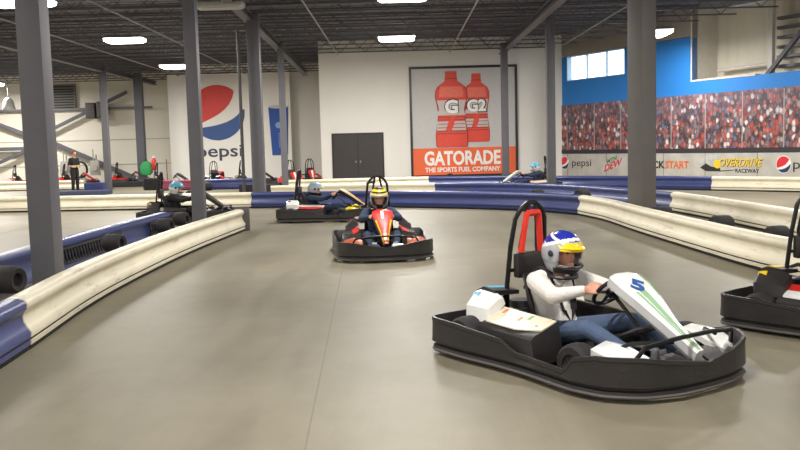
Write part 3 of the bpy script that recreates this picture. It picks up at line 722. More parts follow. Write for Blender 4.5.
for x, lb in ((-18.75, 'left loop of dark cable hanging on the far wall beside a grey valve box'), (-17.15, 'right loop of dark cable hanging on the far wall beside a grey valve box')):
    t = thing('cable_loop', lb, 'cable loop', (x, 47.0, .35))
    b = MB()
    for k in range(3): b.tube([((.34+k*.02)*math.cos(a*PI/10), .03*k, .42+(.4+.02*k)*math.sin(a*PI/10)) for a in range(20)], .03, 6, closed=True)
    b.build('coil', DARKC, t)
    b = MB(); b.box((.78, .1, .5), (.5, .2, .8), bev=.03); b.cyl((.7, .1, .9), (.7, .1, 1.5), .03, 6); b.cyl((.85, .1, .9), (.85, .1, 1.2), .05, 8); b.box((.6, .05, .35), (.16, .16, .3)); b.cyl((.8, -.05, .5), (.8, -.1, .5), .16, 10)
    b.build('valve_box', mat('valve_grey', (160, 156, 150), .5), t)
t = thing('green_bag', 'bright green bag hanging beside the dark far left column', 'bag', (-12.32, 42.62, .5))
b = MB(); b.loft([[(x*w, y*w*.4+.0, z) for x, y in ((-.26, -.3), (.26, -.3), (.28, .3), (-.26, .3))] for w, z in ((.6, 0), (1, .12), (1, .4), (.7, .6), (.3, .68))]); b.build('bag_body', mat('bag_green', (46, 150, 84), .6), t)
b = MB(); b.tube([(-.08, 0, .66), (0, 0, .8), (.08, 0, .66)], .015, 6); b.build('handle', DARKC, t)
t = thing('red_extinguisher', 'red extinguisher on a pole next to the green bag', 'extinguisher', (-11.85, 42.3, 0))
b = MB(); b.lathe((0, 0, .75), (0, 0, 1), [(.09, 0), (.12, .04), (.12, .45), (.07, .55), (.04, .6)], 12); b.build('cylinder', REDP, t)
MB().cyl((0, .1, 0), (0, .1, 1.4), .03, 6).build('pole', mat('pale_pole', (190, 186, 178), .5), t)
MB().box((0, 0, 1.38), (.1, .12, .08)).build('valve', WHITEP, t)
tag(MB().box((0, 0, .25), (.6, .4, .5), bev=.02).build('black_box', DARKC, loc=(-10.5, 37.1, 0)), 'black box on the floor left of the maroon barrier', 'box')
tag(MB().box((0, 0, .18), (.8, .5, .36), bev=.02).build('storage_bin', mat('bin_blue', (46, 56, 112), .5), loc=(-13.15, 37.7, 0)), 'dark blue bin on the floor right of the standing person', 'bin')
tag(MB().box((0, 0, .12), (2.9, .8, .24), bev=.02).build('black_kerb', DARKC, loc=(-12.6, 41.6, 0)), 'low black block along the floor under the green bag', 'block')
tag(MB().cyl((0, 0, 0), (0, 0, 1.3), .02, 6).build('marker_pole', mat('pole_brown', (130, 70, 50), .6), loc=(-9.8, 36.9, 0)), 'thin brown marker pole behind the maroon barrier', 'pole')

# ------------------------------------------------------------ go-kart
def outline(n=72):
    """closed perimeter of the plastic bumper, clockwise from rear centre; y forward"""
    P = [(0, -1.07), (.45, -1.07), (.66, -1.05), (.72, -.97), (.72, -.6), (.69, -.3), (.68, 0), (.7, .3), (.71, .5), (.66, .72), (.5, .9), (.26, .985), (0, 1.0)]
    P = P+[(-x, y) for x, y in P[-2:0:-1]]; out = []; n = len(P)
    for i in range(n):
        p0, p1, p2, p3 = [V((*P[(i+k-1) % n], 0)) for k in range(4)]
        for k in range(4):
            t = k/4; out.append(p1.lerp(p2, t)*.45+.55*.5*((2*p1)+(-p0+p2)*t+(2*p0-5*p1+4*p2-p3)*t*t+(-p0+3*p1-3*p2+p3)*t**3))
    return out
def top_h(p):
    x, y = abs(p.x), p.y
    K = [(-1.2, .29), (-.7, .28), (-.2, .235), (-.12, .17), (.42, .155), (.5, .25), (.66, .285), (1.2, .285)]
    for (y0, h0), (y1, h1) in zip(K, K[1:]):
        if y <= y1: h = h0+(h1-h0)*(y-y0)/(y1-y0); break
    if y > .6: h -= .075*max(0, 1-x/.5)
    return h
def ring_wheel(t, x, y, r, w, front):
    b = MB(); h = w/2; sg = 1 if x > 0 else -1
    b.lathe((x, y, r), (sg, 0, 0), [(r*.5, -h), (r*.85, -h), (r*.97, -h*.75), (r, -h*.4), (r, h*.4), (r*.97, h*.75), (r*.85, h), (r*.55, h), (r*.5, h*.8)], 24)
    o = b.build('wheel', RUBBER, t)
    b = MB(); b.lathe((x, y, r), (sg, 0, 0), [(r*.5, -h*.9), (r*.5, h*.85), (r*.42, h*.6), (r*.2, h*.5), (r*.16, h*.9), (r*.05, h*.95)], 16)
    for k in range(3):
        a = 2*PI*k/3; b.cyl((x+sg*h*.62, y+math.cos(a)*r*.3, r+math.sin(a)*r*.3), (x+sg*h*.7, y+math.cos(a)*r*.3, r+math.sin(a)*r*.3), .012, 6)
    b.build('rim', mat('rim_alloy', (128, 128, 130), .35, .7), o)
def make_kart(label, loc, heading, c, number=None, pads=False, cat='go-kart', group=None, far=False):
    """c: dict of materials: fairing, flank, stripe, pod, pod2, rear, nose"""
    t = thing('go_kart', label, cat, (loc[0], loc[1], 0), math.atan2(-heading[0], heading[1]), group)
    # bumper shell
    O = outline(); R = []; b = MB()
    for i, p in enumerate(O):
        d = (O[(i+1) % len(O)]-O[i-1]).normalized(); n = V((d.y, -d.x, 0)); h = top_h(p)
        R.append([p+n*a+V((0, 0, z)) for a, z in ((-.05, .03), (-.02, .025), (-.008, .05), (-.012, .07), (-.03, .078), (-.03, .088), (.0, .1), (-.004, min(.17, h-.06)), (-.006, h-.03), (-.002, h-.025), (-.004, h), (-.024, h), (-.03, h-.02), (-.04, .08))])
    R.append(R[0]); V_ = [[b.bm.verts.new(q) for q in r] for r in R[:-1]]; V_.append(V_[0])
    for A, B in zip(V_, V_[1:]): b.bridge(A, B)
    b.build('bumper', BLACK, t, ang=35)
    b = MB(); b.tube([p*.99+V((0, 0, .04)) for p in O], .012, 6, closed=True); b.build('skid_rail', mat('scuffed_rail', (84, 80, 78), .5), t)
    # tub: inner deck between the rim and the seat, floor pan
    MB().box((0, .15, .055), (.62, 1.45, .02)).build('floor_pan', mat('floor_pan_grey', (70, 70, 72), .4, .6), t, smooth=False)
    b = MB()
    for sx in (-1, 1):
        b.tube([(sx*.3, -.9, .08), (sx*.32, -.3, .08), (sx*.3, .3, .08), (sx*.2, .85, .09)], .016, 8)
    for y in (-.75, -.1, .45, .8): b.tube([(-.45, y, .09), (.45, y, .09)], .016, 8)
    b.build('chassis_tube', CHROME if False else BLACKM, t)
    # wheels
    for sx in (-1, 1):
        ring_wheel(t, sx*.53, .38, .148, .14, True); ring_wheel(t, sx*.55, -.74, .155, .2, False)
    # side pods
    for sx in (-1, 1):
        b = MB(); b.mi = 0
        b.loft([[(sx*.29, y, .07), (sx*.6, y, .07), (sx*.57, y, z1), (sx*.54, y, z2), (sx*.31, y, z3)] for y, z1, z2, z3 in ((-.6, .26, .285, .355), (-.3, .25, .272, .345), (-.03, .24, .272, .335), (.0, .12, .14, .2))])
        pod = b.build('side_pod', BLACK, t, ang=30)
        b = MB()
        for k, q in enumerate(([(.315, -.62, .362), (.42, -.60, .325), (.42, -.03, .309), (.33, -.03, .341)], [(.42, -.60, .325), (.535, -.56, .292), (.535, -.24, .281), (.47, -.03, .293), (.42, -.03, .309)])):
            b.mi = k; lo = [b.bm.verts.new((sx*x, y, z)) for x, y, z in q]; hi = [b.bm.verts.new((sx*x, y, z+.01)) for x, y, z in q]; b.bridge(lo, hi); b.cap(lo); b.cap(hi)
        b.build('decal_panel', [c['pod'], c['pod2']], pod, smooth=False)
        for k in range(7 if pads else 0):
            y0 = -.55+.07*k; x0 = .34+.045*((k*7) % 4)
            MB().prism([(x0, y0), (x0+.055, y0+.005), (x0+.05, y0+.035), (x0, y0+.03)], lambda u, v, w: (sx*u, v, .373-(u-.315)*.35-(v+.62)*.03+w), .002).build('decal_patch', c['patches'][k % 3], pod, smooth=False)
        # leaning rear cover panel beside the engine, with a coloured top film
        b = MB(); b.loft([[(sx*(xb-.03), yb, zb), (sx*xb, yb, zb), (sx*(xb-.01), (yb+yt)/2, (zb+zt)/2+.01), (sx*xt, yt, zt), (sx*(xt-.05), yt, zt+.01), (sx*(xt-.07), yt, zt-.04)] for xb, yb, zb, xt, yt, zt in
            ((.50, -.84, .27, .40, -.86, .455), (.52, -.81, .27, .41, -.83, .47), (.52, -.62, .28, .40, -.64, .46), (.5, -.57, .3, .38, -.6, .43))])
        rc = b.build('rear_cover', c['rear'], t, ang=30)
        b = MB(); b.prism([(-.84, .42), (-.76, .425), (-.77, .475), (-.84, .465)], lambda u, v, w: (sx*(.435-(v-.42)*.55+w), u, v), .012); b.build('rear_patch', c['rear2'], rc, smooth=False)
        # wing-shaped top pad over the engine side
        b = MB(); b.loft([[(sx*.12, y, z), (sx*.36, y, z+.02), (sx*.36, y, z-.02), (sx*.12, y, z-.03)] for y, z in ((-.88, .45), (-.8, .485), (-.66, .47))])
        b.build('engine_cover', [BLACK], t)
        b = MB(); b.loft([[(sx*.15, y, z+.004), (sx*.34, y, z+.023), (sx*.34, y, z+.012), (sx*.15, y, z-.01)] for y, z in ((-.87, .455), (-.8, .487), (-.74, .48))])
        b.build('cover_film', c['rear2'], t)
    # engine, tank, exhaust
    b = MB(); b.box((-.02, -.8, .2), (.34, .22, .22), bev=.03)
    for k in range(5): b.box((-.02, -.8, .14+k*.035), (.4, .26, .01))
    b.cyl((-.02, -.8, .3), (-.02, -.8, .36), .09, 14); b.build('engine', mat('engine_grey', (72, 72, 74), .45, .5), t)
    b = MB(); b.tube([(.12, -.8, .2), (.3, -.86, .18), (.35, -.95, .18), (.1, -.96, .18)], .03, 8); b.build('exhaust', CHROME, t)
    # seat: lofted bucket shell
    rows = []
    for y, z, w, s in ((.1, .17, .16, .05), (-.05, .11, .19, .09), (-.25, .09, .21, .12), (-.4, .14, .215, .13), (-.49, .28, .22, .12), (-.55, .45, .2, .09), (-.59, .6, .16, .05)):
        r_ = []
        for k in range(9):
            a = -1+2*k/8; up = abs(a)**2.6*s
            if z < .12 or y > -.3: r_.append(V((a*w, y, z+up*1.5)))
            else: r_.append(V((a*w, y+up*1.4, z+up*.3)))
        rows.append(r_)
    b = MB(); Rr = [[b.bm.verts.new(p) for p in r_] for r_ in rows]
    Rb = [[b.bm.verts.new(p+V((0, -.02, -.02))) for p in r_] for r_ in rows]
    for A, B in zip(Rr, Rr[1:]): b.bridge(A, B, False)
    for A, B in zip(Rb, Rb[1:]): b.bridge(B, A, False)
    b.bridge(Rr[0], Rb[0], False); b.bridge(Rb[-1], Rr[-1], False)
    for k in (0, -1):
        for i in range(len(Rr)-1): b._f([Rr[i][k], Rr[i+1][k], Rb[i+1][k], Rb[i][k]])
    b.build('seat', BLACK, t, ang=50).location = (0, -.035, 0)
    # roll hoop with rear stays and harness straps
    b = MB()
    hoop = [(-.19, -.66, .1), (-.19, -.66, .5), (-.175, -.63, .8), (-.15, -.6, 1.02), (-.11, -.585, 1.09), (-.04, -.575, 1.14), (.04, -.575, 1.14), (.11, -.585, 1.09), (.15, -.6, 1.02), (.175, -.63, .8), (.19, -.66, .5), (.19, -.66, .1)]
    b.tube(hoop, .019, 8); 
    for sx in (-1, 1): b.tube([(sx*.2, -.66, .45), (sx*.2, -.8, .2)], .014, 8)
    b.tube([(-.195, -.645, .62), (.195, -.645, .62)], .014, 8)
    hp = b.build('roll_hoop', BLACKM, t)
    b = MB()
    for sx in (-1, 1): b.tube([(sx*.035, -.575, 1.13), (sx*.06, -.59, 1.0), (sx*.085, -.62, .8), (sx*.09, -.6, .62)], .016, 8)
    b.build('harness_strap', DARKC, hp)
    if pads:
        b = MB(); b.tube([(-.1, -.59, .76), (-.08, -.58, .92), (-.06, -.567, 1.05), (-.055, -.562, 1.062), (.055, -.562, 1.062), (.06, -.567, 1.05), (.08, -.58, .92), (.1, -.59, .76)], .026, 6)
        b.build('harness_pad', REDPAD, hp)
    hp.location = (0, -.06, 0)
    MB().box((0, -.665, .66), (.3, .07, .2), bev=.03).build('headrest', BLACK, t)
    # steering
    b = MB(); ax = V((0, .5, -.42)).normalized()
    cc = V((0, .17, .55)); ux = V((1, 0, 0)); uy = ax.cross(ux).normalized()
    ringp = [cc+ux*math.cos(a*PI/12)*.145+uy*math.sin(a*PI/12)*.125 for a in range(24)]
    b.tube(ringp, .015, 8, closed=True)
    for a in (-.1, PI/2, PI+.1): b.bar(cc, cc+ux*math.cos(a)*.14+uy*math.sin(a)*.12, .025, .012)
    b.cyl(cc-ax*.01, cc+ax*.03, .04, 12)
    sw = b.build('steering_wheel', BLACKM, t)
    b = MB(); b.cyl(cc+ax*.02, cc+ax*.58, .014, 8); b.build('steering_column', BLACKM, t)
    # tall steering fairing: top plate with corners cut, tapering to the nose
    secs = [(.26, .675, .105), (.30, .668, .145), (.39, .62, .15), (.52, .535, .122), (.70, .40, .07), (.92, .25, .035)]
    b = MB(); b.mi = 1
    b.loft([[(-w, y, z), (-w*.6, y+.008, z+.015), (w*.6, y+.008, z+.015), (w, y, z), (w*1.04, y-.02, z-.05), (w*.8, y-.03, z-.075), (-w*.8, y-.03, z-.075), (-w*1.04, y-.02, z-.05)] for y, z, w in secs])
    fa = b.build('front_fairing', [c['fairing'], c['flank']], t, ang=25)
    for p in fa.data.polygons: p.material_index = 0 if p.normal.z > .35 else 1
    # stripe along the fairing and edge line
    def FP(y, a, lift=.003):
        for (y0, z0, w0), (y1, z1, w1) in zip(secs, secs[1:]):
            if y <= y1 or y1 == secs[-1][0]:
                k = (y-y0)/(y1-y0); z = z0+(z1-z0)*k; w = w0+(w1-w0)*k
                zz = z+.015 if abs(a) <= .6 else z+.015*(1-(abs(a)-.6)/.4)
                yy = y+(.008 if abs(a) <= .6 else .008*(1-(abs(a)-.6)/.4))
                return V((a*w, yy, zz))+V((0, .6, .78)).normalized()*lift
    def ribbon(a0, a1, m, y0=.33, y1=.9, nm='fairing_stripe', lift=.003):
        b = MB(); n = 10
        top = [[FP(y0+(y1-y0)*i/n, a, lift) for a in ((a0(i/n), (a0(i/n)+a1(i/n))/2, a1(i/n)))] for i in range(n+1)]
        X = [[b.bm.verts.new(p) for p in r_] for r_ in top]; Y = [[b.bm.verts.new(p-V((0, .002, .003))) for p in r_] for r_ in top]
        for A, B in zip(X, X[1:]): b.bridge(A, B, False)
        for A, B in zip(Y, Y[1:]): b.bridge(B, A, False)
        for k in (0, -1):
            for i in range(n): b._f([X[i][k], X[i+1][k], Y[i+1][k], Y[i][k]])
        b.bridge(X[0], Y[0], False); b.bridge(X[-1], Y[-1], False)
        b.build(nm, m, fa)
    for st in c['stripes']: ribbon(*st)
    if number:
        # number plate lettering lies on the broad upper part of the fairing
        def NF(u, v, w): 
            a = c.get('numrot', 0); u, v = u*math.cos(a)-v*math.sin(a), u*math.sin(a)+v*math.cos(a)
            y = c.get('numpos', .40)-v*.8; return FP(y, (-u+c.get('numx', 0))/.15, .004+w)
        b = MB(); text_into(b, number, NF, c.get('numw', .085), c.get('numh', .13), .003, cx=0, cy=c.get('numy', 0), bold=.03); b.build('number', c['num'], fa, smooth=False)
    # pedals, front brush bar and the two small nose cheeks
    b = MB()
    for sx in (-1, 1): b.bar((sx*.15, .78, .1), (sx*.15, .74, .26), .07, .012)
    b.build('pedal', CHROME, t)
    b = MB(); b.tube([(-.5, .78, .2), (-.42, .84, .33), (-.16, .88, .36), (.16, .88, .36), (.42, .84, .33), (.5, .78, .2)], .015, 8)
    b.tube([(-.5, .55, .24), (-.36, .68, .32), (-.2, .88, .34)], .013, 8); b.tube([(.5, .55, .24), (.36, .68, .32), (.2, .88, .34)], .013, 8); b.build('brush_bar', BLACKM, t)
    b = MB(); b.box((0, .2, .19), (.5, .1, .1), bev=.03); b.tube([(-.1, .3, .25), (-.1, .5, .34), (.1, .5, .34), (.1, .3, .25)], .02, 6); b.build('fuel_tank', BLACK, t)
    for sx in (-1, 1):
        b = MB(); b.loft([[(sx*x0, y, z-.03), (sx*x0, y, z+.01), (sx*(x0*.6+x1*.4), y, z+.035), (sx*x1, y, z), (sx*x1, y, z-.05)] for x0, x1, y, z in ((.36, .48, .45, .25), (.33, .56, .52, .285), (.32, .58, .62, .275), (.31, .55, .76, .235), (.33, .42, .86, .2))])
        b.build('nose_cheek', c['cheek'], t, ang=50)
        b = MB(); b.loft([[(sx*x0, y, z), (sx*x1, y, z), (sx*x1, y, z-.02), (sx*x0, y, z-.02)] for x0, x1, y, z in ((.10, .24, .78, .24), (.08, .27, .86, .225), (.06, .22, .94, .2))])
        b.build('nose_panel', c['nose'], t)
    return t
full = lambda v: (lambda k: v)
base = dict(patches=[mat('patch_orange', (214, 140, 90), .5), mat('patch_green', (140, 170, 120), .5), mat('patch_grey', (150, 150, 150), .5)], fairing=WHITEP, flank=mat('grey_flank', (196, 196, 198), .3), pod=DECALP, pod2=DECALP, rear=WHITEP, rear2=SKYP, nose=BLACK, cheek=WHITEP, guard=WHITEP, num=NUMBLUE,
            stripes=[(full(-.1), full(.3), GREENP, .46, .91), (full(.45), full(.6), GREENP, .46, .91), (full(-.95), full(-.8), GREEND, .3, .5)], numrot=-.75, numpos=.41, numx=.01, numw=.105, numh=.13)
# ------------------------------------------------------------ people
def body_mesh(name, segs, blobs, mats, vox, loc, rz, smooth_it=4):
    """one continuous figure: tapered limbs fused by a voxel remesh; each face takes the cloth of the nearest limb"""
    m = MB()
    for a, c, ra, rb, mi in segs:
        a, c = V(a), V(c); d = c-a; L = d.length; n = 12; pts = []; rs = []
        u = d.normalized()
        pts = [a-u*ra*.9, a-u*ra*.6, a, c, c+u*rb*.6, c+u*rb*.9]; rs = [ra*.35, ra*.8, ra, rb, rb*.8, rb*.35]
        m.tube(pts, rs, n)
    for c, r, mi in blobs: m.ell(c, r, n=16, m=10)
    o = m.build(name, mats, loc=(0, 0, 0), smooth=False)
    r = o.modifiers.new('r', 'REMESH'); r.mode = 'VOXEL'; r.voxel_size = vox; r.use_smooth_shade = True
    s = o.modifiers.new('s', 'SMOOTH'); s.iterations = smooth_it; s.factor = .5
    dg = bpy.context.evaluated_depsgraph_get(); me = bpy.data.meshes.new_from_object(o.evaluated_get(dg))
    old = o.data; o.modifiers.clear(); o.data = me; bpy.data.meshes.remove(old); me.name = name
    me.materials.clear()
    for q in mats: me.materials.append(q)
    S_ = [(V(a), V(c)-V(a), (V(c)-V(a)).length_squared, ra, rb, mi) for a, c, ra, rb, mi in segs]
    for p in me.polygons:
        P = p.center; best = 1e9; bi = 0
        for a, d, l2, ra, rb, mi in S_:
            t = max(0, min(1, (P-a).dot(d)/l2)) if l2 else 0
            q = (P-a-d*t).length-(ra+(rb-ra)*t)
            if q < best: best = q; bi = mi
        for c, r_, mi in blobs:
            v = P-V(c); q = (math.sqrt((v.x/r_[0])**2+(v.y/r_[1])**2+(v.z/r_[2])**2)-1)*min(r_)
            if q < best: best = q; bi = mi
        p.material_index = bi; p.use_smooth = True
    o.location = loc; o.rotation_euler.z = rz
    return o
def hand_segs(wrist, palm_end, side_dir, curl_dir, mi, s=1.0):
    """palm and five separate curled fingers; side_dir: index side to little side"""
    w, p = V(wrist), V(palm_end); f = (p-w).normalized(); sd = V(side_dir).normalized(); cd = V(curl_dir).normalized(); out = []
    out.append((w, w+f*.03*s, .026*s, .028*s, mi))
    for k in range(4): out.append((w+f*.02*s+sd*(k-1.5)*.012*s, p+sd*(k-1.5)*.019*s, .016*s, .012*s, mi))
    for k, (l1, l2, l3) in enumerate(((.036, .024, .018), (.041, .028, .02), (.038, .026, .019), (.03, .019, .016))):
        a = p+sd*(k-1.5)*.021*s; b_ = a+(f*.75+cd*.6).normalized()*l1*s; c = b_+(f*-.1+cd).normalized()*l2*s; d = c+(f*-.9+cd*.45).normalized()*l3*s
        out += [(a, b_, .0105*s, .0095*s, mi), (b_, c, .0095*s, .0088*s, mi), (c, d, .0088*s, .0078*s, mi)]
    a = w+f*.025*s-sd*.022*s; b_ = a+(f*.6-sd*.75+cd*.3).normalized()*.036*s; c = b_+(f*.75+cd*.75).normalized()*.03*s; d = c+(f*.1+cd).normalized()*.02*s
    out += [(a, b_, .015*s, .0115*s, mi), (b_, c, .011*s, .0098*s, mi), (c, d, .0098*s, .0085*s, mi)]
    return out
def driver(label, kart, mats, vox, helmet, head_yaw=0, head_pitch=-.12, lean=0, detail=True, hands=True, steer=0, low=0):
    """mats: top, trousers, skin, shoe"""
    T, J, K, H = 0, 1, 2, 3
    sg = []; bl = []
    hip = V((0, -.34, .2)); belly = V((0, -.38, .34)); chest = V((lean*.3, -.405, .515-low*.7)); nb = V((lean*.5, -.37, .61-low)); hd = V((lean*.7, -.305, .768-low))
    sg += [(hip+V((-.07, 0, 0)), hip+V((.07, 0, 0)), .115, .115, J), (hip+V((0, 0, .05)), belly, .13, .13, T), (belly+V((-.05, 0, 0)), chest+V((-.07, 0, 0)), .12, .125, T), (belly+V((.05, 0, 0)), chest+V((.07, 0, 0)), .12, .125, T),
           (chest+V((-.13, 0, .055)), chest+V((.13, 0, .055)), .085, .085, T), (nb+V((0, 0, -.03)), hd+V((0, -.02, -.06)), .055, .052, K)]
    for sx in (-1, 1):
        sh = chest+V((sx*.185, .01, .06)); el = V((sx*.28, -.11, .51-low*.3)); wr = V((sx*.165, .085, .565)); ph = V((sx*.155, .15, .58))
        sg += [(sh, el, .075, .06, T), (el, wr-(wr-el)*.08, .06, .038, T), (el+(wr-el)*.8, wr, .03, .026, K)]
        if hands: sg += hand_segs(wr, ph, (sx*.45, .25, -.85), (-sx*.75, .35, -.1), K)
        th = hip+V((sx*.1, .05, -.01)); kn = V((sx*.22, .17, .31)); an = V((sx*.17, .57, .17)); ft = V((sx*.16, .70, .17))
        sg += [(th, kn, .092, .066, J), (kn, an, .064, .042, J), (an+V((0, 0, -.03)), ft, .04, .036, H), (ft, ft+V((0, -.0, .07)), .036, .03, H)]
    bl += [((hd.x, hd.y, hd.z), (.075, .095, .115), K)]
    # face relief
    fx = hd.x; fy = hd.y
    for sx in (-1, 1): bl.append(((fx+sx*.078, fy-.01, hd.z-.01), (.012, .02, .03), K))
    sg += [((fx, fy+.088, hd.z+.02), (fx, fy+.108, hd.z-.02), .008, .013, K), ((fx-.02, fy+.075, hd.z-.075), (fx+.02, fy+.075, hd.z-.075), .02, .02, K)]
    kt = kart
    o = body_mesh('person', sg, bl, mats, vox, kt.location, kt.rotation_euler.z)
    tag(o, label, 'person')
    # face: eyes, brows, mouth
    b = MB()
    for sx in (-1, 1): b.ell((fx+sx*.03, fy+.084, hd.z+.018), (.012, .008, .008), n=8, m=6)
    b.build('eye', EYE, o)
    b = MB(); b.ell((fx, fy+.09, hd.z-.05), (.022, .006, .006), n=8, m=6); b.build('mouth', LIP, o)
    # helmet: full-face shell with an opening, chin bar, peak
    c = V((fx, fy, hd.z)); b = MB(); n, mm = (84, 56) if helmet is H5 else (40, 26); HS = 1.12; grid = []
    R = (Matrix.Rotation(head_yaw, 3, 'Z') @ Matrix.Rotation(head_pitch, 3, 'X'))*HS
    for j in range(mm+1):
        th = .02+(2.42-.02)*j/mm; row = []
        for i in range(n):
            ph = 2*PI*i/n; sx_, sy_, sz_ = math.sin(th)*math.sin(ph), math.sin(th)*math.cos(ph), math.cos(th)
            rx, ry, rz_ = .128, .152, .145
            y = sy_*ry; z = sz_*rz_*(1.0 if sz_ > 0 else 1.18)
            if sy_ > .3 and sz_ < -.2: y += .035*(sy_-.3)*min(1, (-sz_-.2)*3)
            row.append(V((sx_*rx*(1 if sz_ > -.3 else .95), y, z+.015)))
        grid.append(row)
    vg = [[b.bm.verts.new(c+R @ p) for p in r_] for r_ in grid]
    for j in range(mm):
        for i in range(n):
            p = (grid[j][i]+grid[j+1][(i+1) % n])/2
            if p.y > .06 and -.058 < p.z < .04 and abs(p.x) < .11: continue
            mi = helmet['fn'](p)
            b.mi = mi; b._f([vg[j][i], vg[j][(i+1) % n], vg[j+1][(i+1) % n], vg[j+1][i]])
    b.mi = helmet['fn'](V((0, 0, .16))); b.cap(vg[0])
    he = b.build('helmet', helmet['mats'], o, ang=80)
    so = he.modifiers.new('shell', 'SOLIDIFY'); so.thickness = .014; so.offset = -1
    # peak above the opening, chin vent and trim
    b = MB(); A = []
    for k in range(9):
        a = -1+2*k/8; x = a*.105; y0 = .135-.07*a*a; A.append((x, y0, .058, y0+helmet.get('peak', .045)*(1-.5*a*a)))
    lo = [b.bm.verts.new(c+R @ V((x, y, z-.006))) for x, y, z, y1 in A]; lo2 = [b.bm.verts.new(c+R @ V((x, y1, z+.004))) for x, y, z, y1 in A]
    hi = [b.bm.verts.new(c+R @ V((x, y-.005, z+.022))) for x, y, z, y1 in A]
    b.bridge(lo, lo2, False); b.bridge(lo2, hi, False); b.bridge(hi, lo, False); b.cap([lo[0], lo2[0], hi[0]]); b.cap([hi[-1], lo2[-1], lo[-1]])
    b.build('helmet_peak', helmet['peakm'], he)
    b = MB(); b.tube([c+R @ V((math.sin(a)*.118, math.cos(a)*.15-.004, -.062+.0*a)) for a in [(-1.15+2.3*i/10) for i in range(11)]], .011, 6)
    b.tube([c+R @ V((math.sin(a)*.105, math.cos(a)*.115-.01, -.14)) for a in [2*PI*i/20 for i in range(20)]], .014, 6, closed=True); b.build('helmet_trim', BLACK, he)
    b = MB()
    for sx in (-1, 1): b.ell(c+R @ V((sx*.13, .02, .02)), (.012, .025, .025), n=10, m=6)
    b.build('helmet_pivot', BLACK, he)
    # harness straps over the shoulders and lap belt (clothing worn)
    b = MB()
    for sx in (-1, 1):
        pts = [chest+V((sx*.10, -.11, .11)), chest+V((sx*.10, -.03, .155)), chest+V((sx*.095, .07, .11)), chest+V((sx*.08, .118, .0)), belly+V((sx*.05, .135, .02)), belly+V((0, .137, -.07))]
        for p, q in zip(pts, pts[1:]): b.bar(p, q, .045, .012)
    for sx in (-1, 1): b.bar(belly+V((0, .137, -.07)), belly+V((sx*.17, .02, -.1)), .014, .045)
    b.build('harness_belt', DARKC, o, smooth=False)
    return o
def fn_k5(p):
    if p.z < -.075 and p.y > .02: return 3
    if p.y > .085 and .03 < p.z < .1: return 1
    if abs(p.z-.075-.35*(p.y+.02)) < .012 or abs(p.z-.12+.3*p.y) < .008: return 2
    if p.z > .07+.35*(p.y+.02) or p.z > .105: return 0
    if p.z < -.12: return 3
    return 4
H5 = dict(mats=[HBLUE, YELP, WHITEP, BLACK, GREY], fn=fn_k5, peakm=YELP, peak=.035)
def fn_k1(p):
    if p.z > .135: return 1
    if .085 < p.z < .11 and p.y > -.02: return 1
    if p.z > .07: return 0
    if p.z < -.06: return 1 if abs(p.x) < .04 else 2
    return 2
H1 = dict(mats=[YELP, BLACK, GREY, WHITEP], fn=fn_k1, peakm=GREY, peak=.025)
H3 = dict(mats=[GREY, HSKY, BLACK], fn=lambda p: 2 if p.z < -.05 else (1 if .1 < p.z < .13 else 0), peakm=GREY, peak=.03)
H4 = dict(mats=[HSKY, WHITEP], fn=lambda p: 0 if p.z > .02 else 1, peakm=HSKY, peak=.03)
SLEEVE = mat('rust_bodywork', (176, 78, 44), .3)
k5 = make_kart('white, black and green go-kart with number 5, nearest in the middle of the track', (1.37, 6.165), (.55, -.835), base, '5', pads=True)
driver('person in white knit top and jeans with blue and yellow helmet, driving the nearest kart', k5, [SHIRT, JEANS, SKIN, SHOE], .0075, H5, head_pitch=-.1)
c1 = dict(base, fairing=REDP, flank=BLACK, pod=REDP, pod2=BLACK, rear=BLACK, rear2=REDP, nose=mat('dark_blue_panel', (60, 66, 84), .3), cheek=SLEEVE, guard=REDP, num=PWHITE,
          numrot=0, numw=.045, numh=.2, stripes=[(full(-.95), full(-.78), YELP, .5, .9), (full(.78), full(.95), YELP, .5, .9), (full(-.3), full(.3), YELP, .74, .9)])
k1 = make_kart('red and black go-kart with number 1 coming straight at the viewer', (-.28, 12.88), (.09, -1), c1, '1')
driver('person in navy jacket with yellow, black and white helmet, facing the viewer', k1, [NAVY, NAVY, SKIN, SHOE], .011, H1, low=-.045)
c3 = dict(base, fairing=WHITEP, flank=DARKC, pod=WHITEP, pod2=REDP, rear=WHITEP, rear2=BLACK, nose=YELP, cheek=YELP, guard=BLACK, num=REDP,
          stripes=[(full(-.9), full(-.2), YELP, .33, .7), (full(.5), full(.9), mat('amber_stripe', (214, 150, 50), .3), .3, .9)])
k3 = make_kart('black go-kart with yellow and white fairing, side on behind the red one', (-1.57, 19.35), (.99, -.12), c3, None)
driver('person in dark clothes with silver helmet in the side-on kart behind the red one', k3, [NAVY, NAVY, SKIN, SHOE], .014, H3, low=.09)
cr = dict(base, fairing=WHITEP, flank=REDP, pod=REDP, pod2=WHITEP, rear=BLACK, rear2=YELP, nose=REDP, cheek=REDP, guard=REDP, stripes=[(full(-.4), full(.4), REDP)])
kr = make_kart('red and white go-kart with yellow rear patch, cut off by the right edge', (3.87, 6.88), (.6, -.8), cr, None)
cl = dict(base, fairing=BLACK, flank=BLACK, pod=BLACK, pod2=BLACK, rear=BLACK, rear2=YELP, nose=BLACK, cheek=BLACK, guard=BLACK, stripes=[])
kl = make_kart('black go-kart with yellow rear patch behind the blue and white left barriers', (-4.75, 19.75), (1, -.03), cl, None)
driver('person in black with light blue helmet in the kart behind the left barriers', kl, [DARKC, DARKC, SKIN, SHOE], .016, H4)
cd = dict(base, pod=mat('pinkish_panel', (200, 160, 150), .4), rear2=WHITEP, cheek=WHITEP)
kd = make_kart('distant go-kart below the poster corner heading left behind the second barrier', (4.25, 29), (-1, -.1), cd, None)
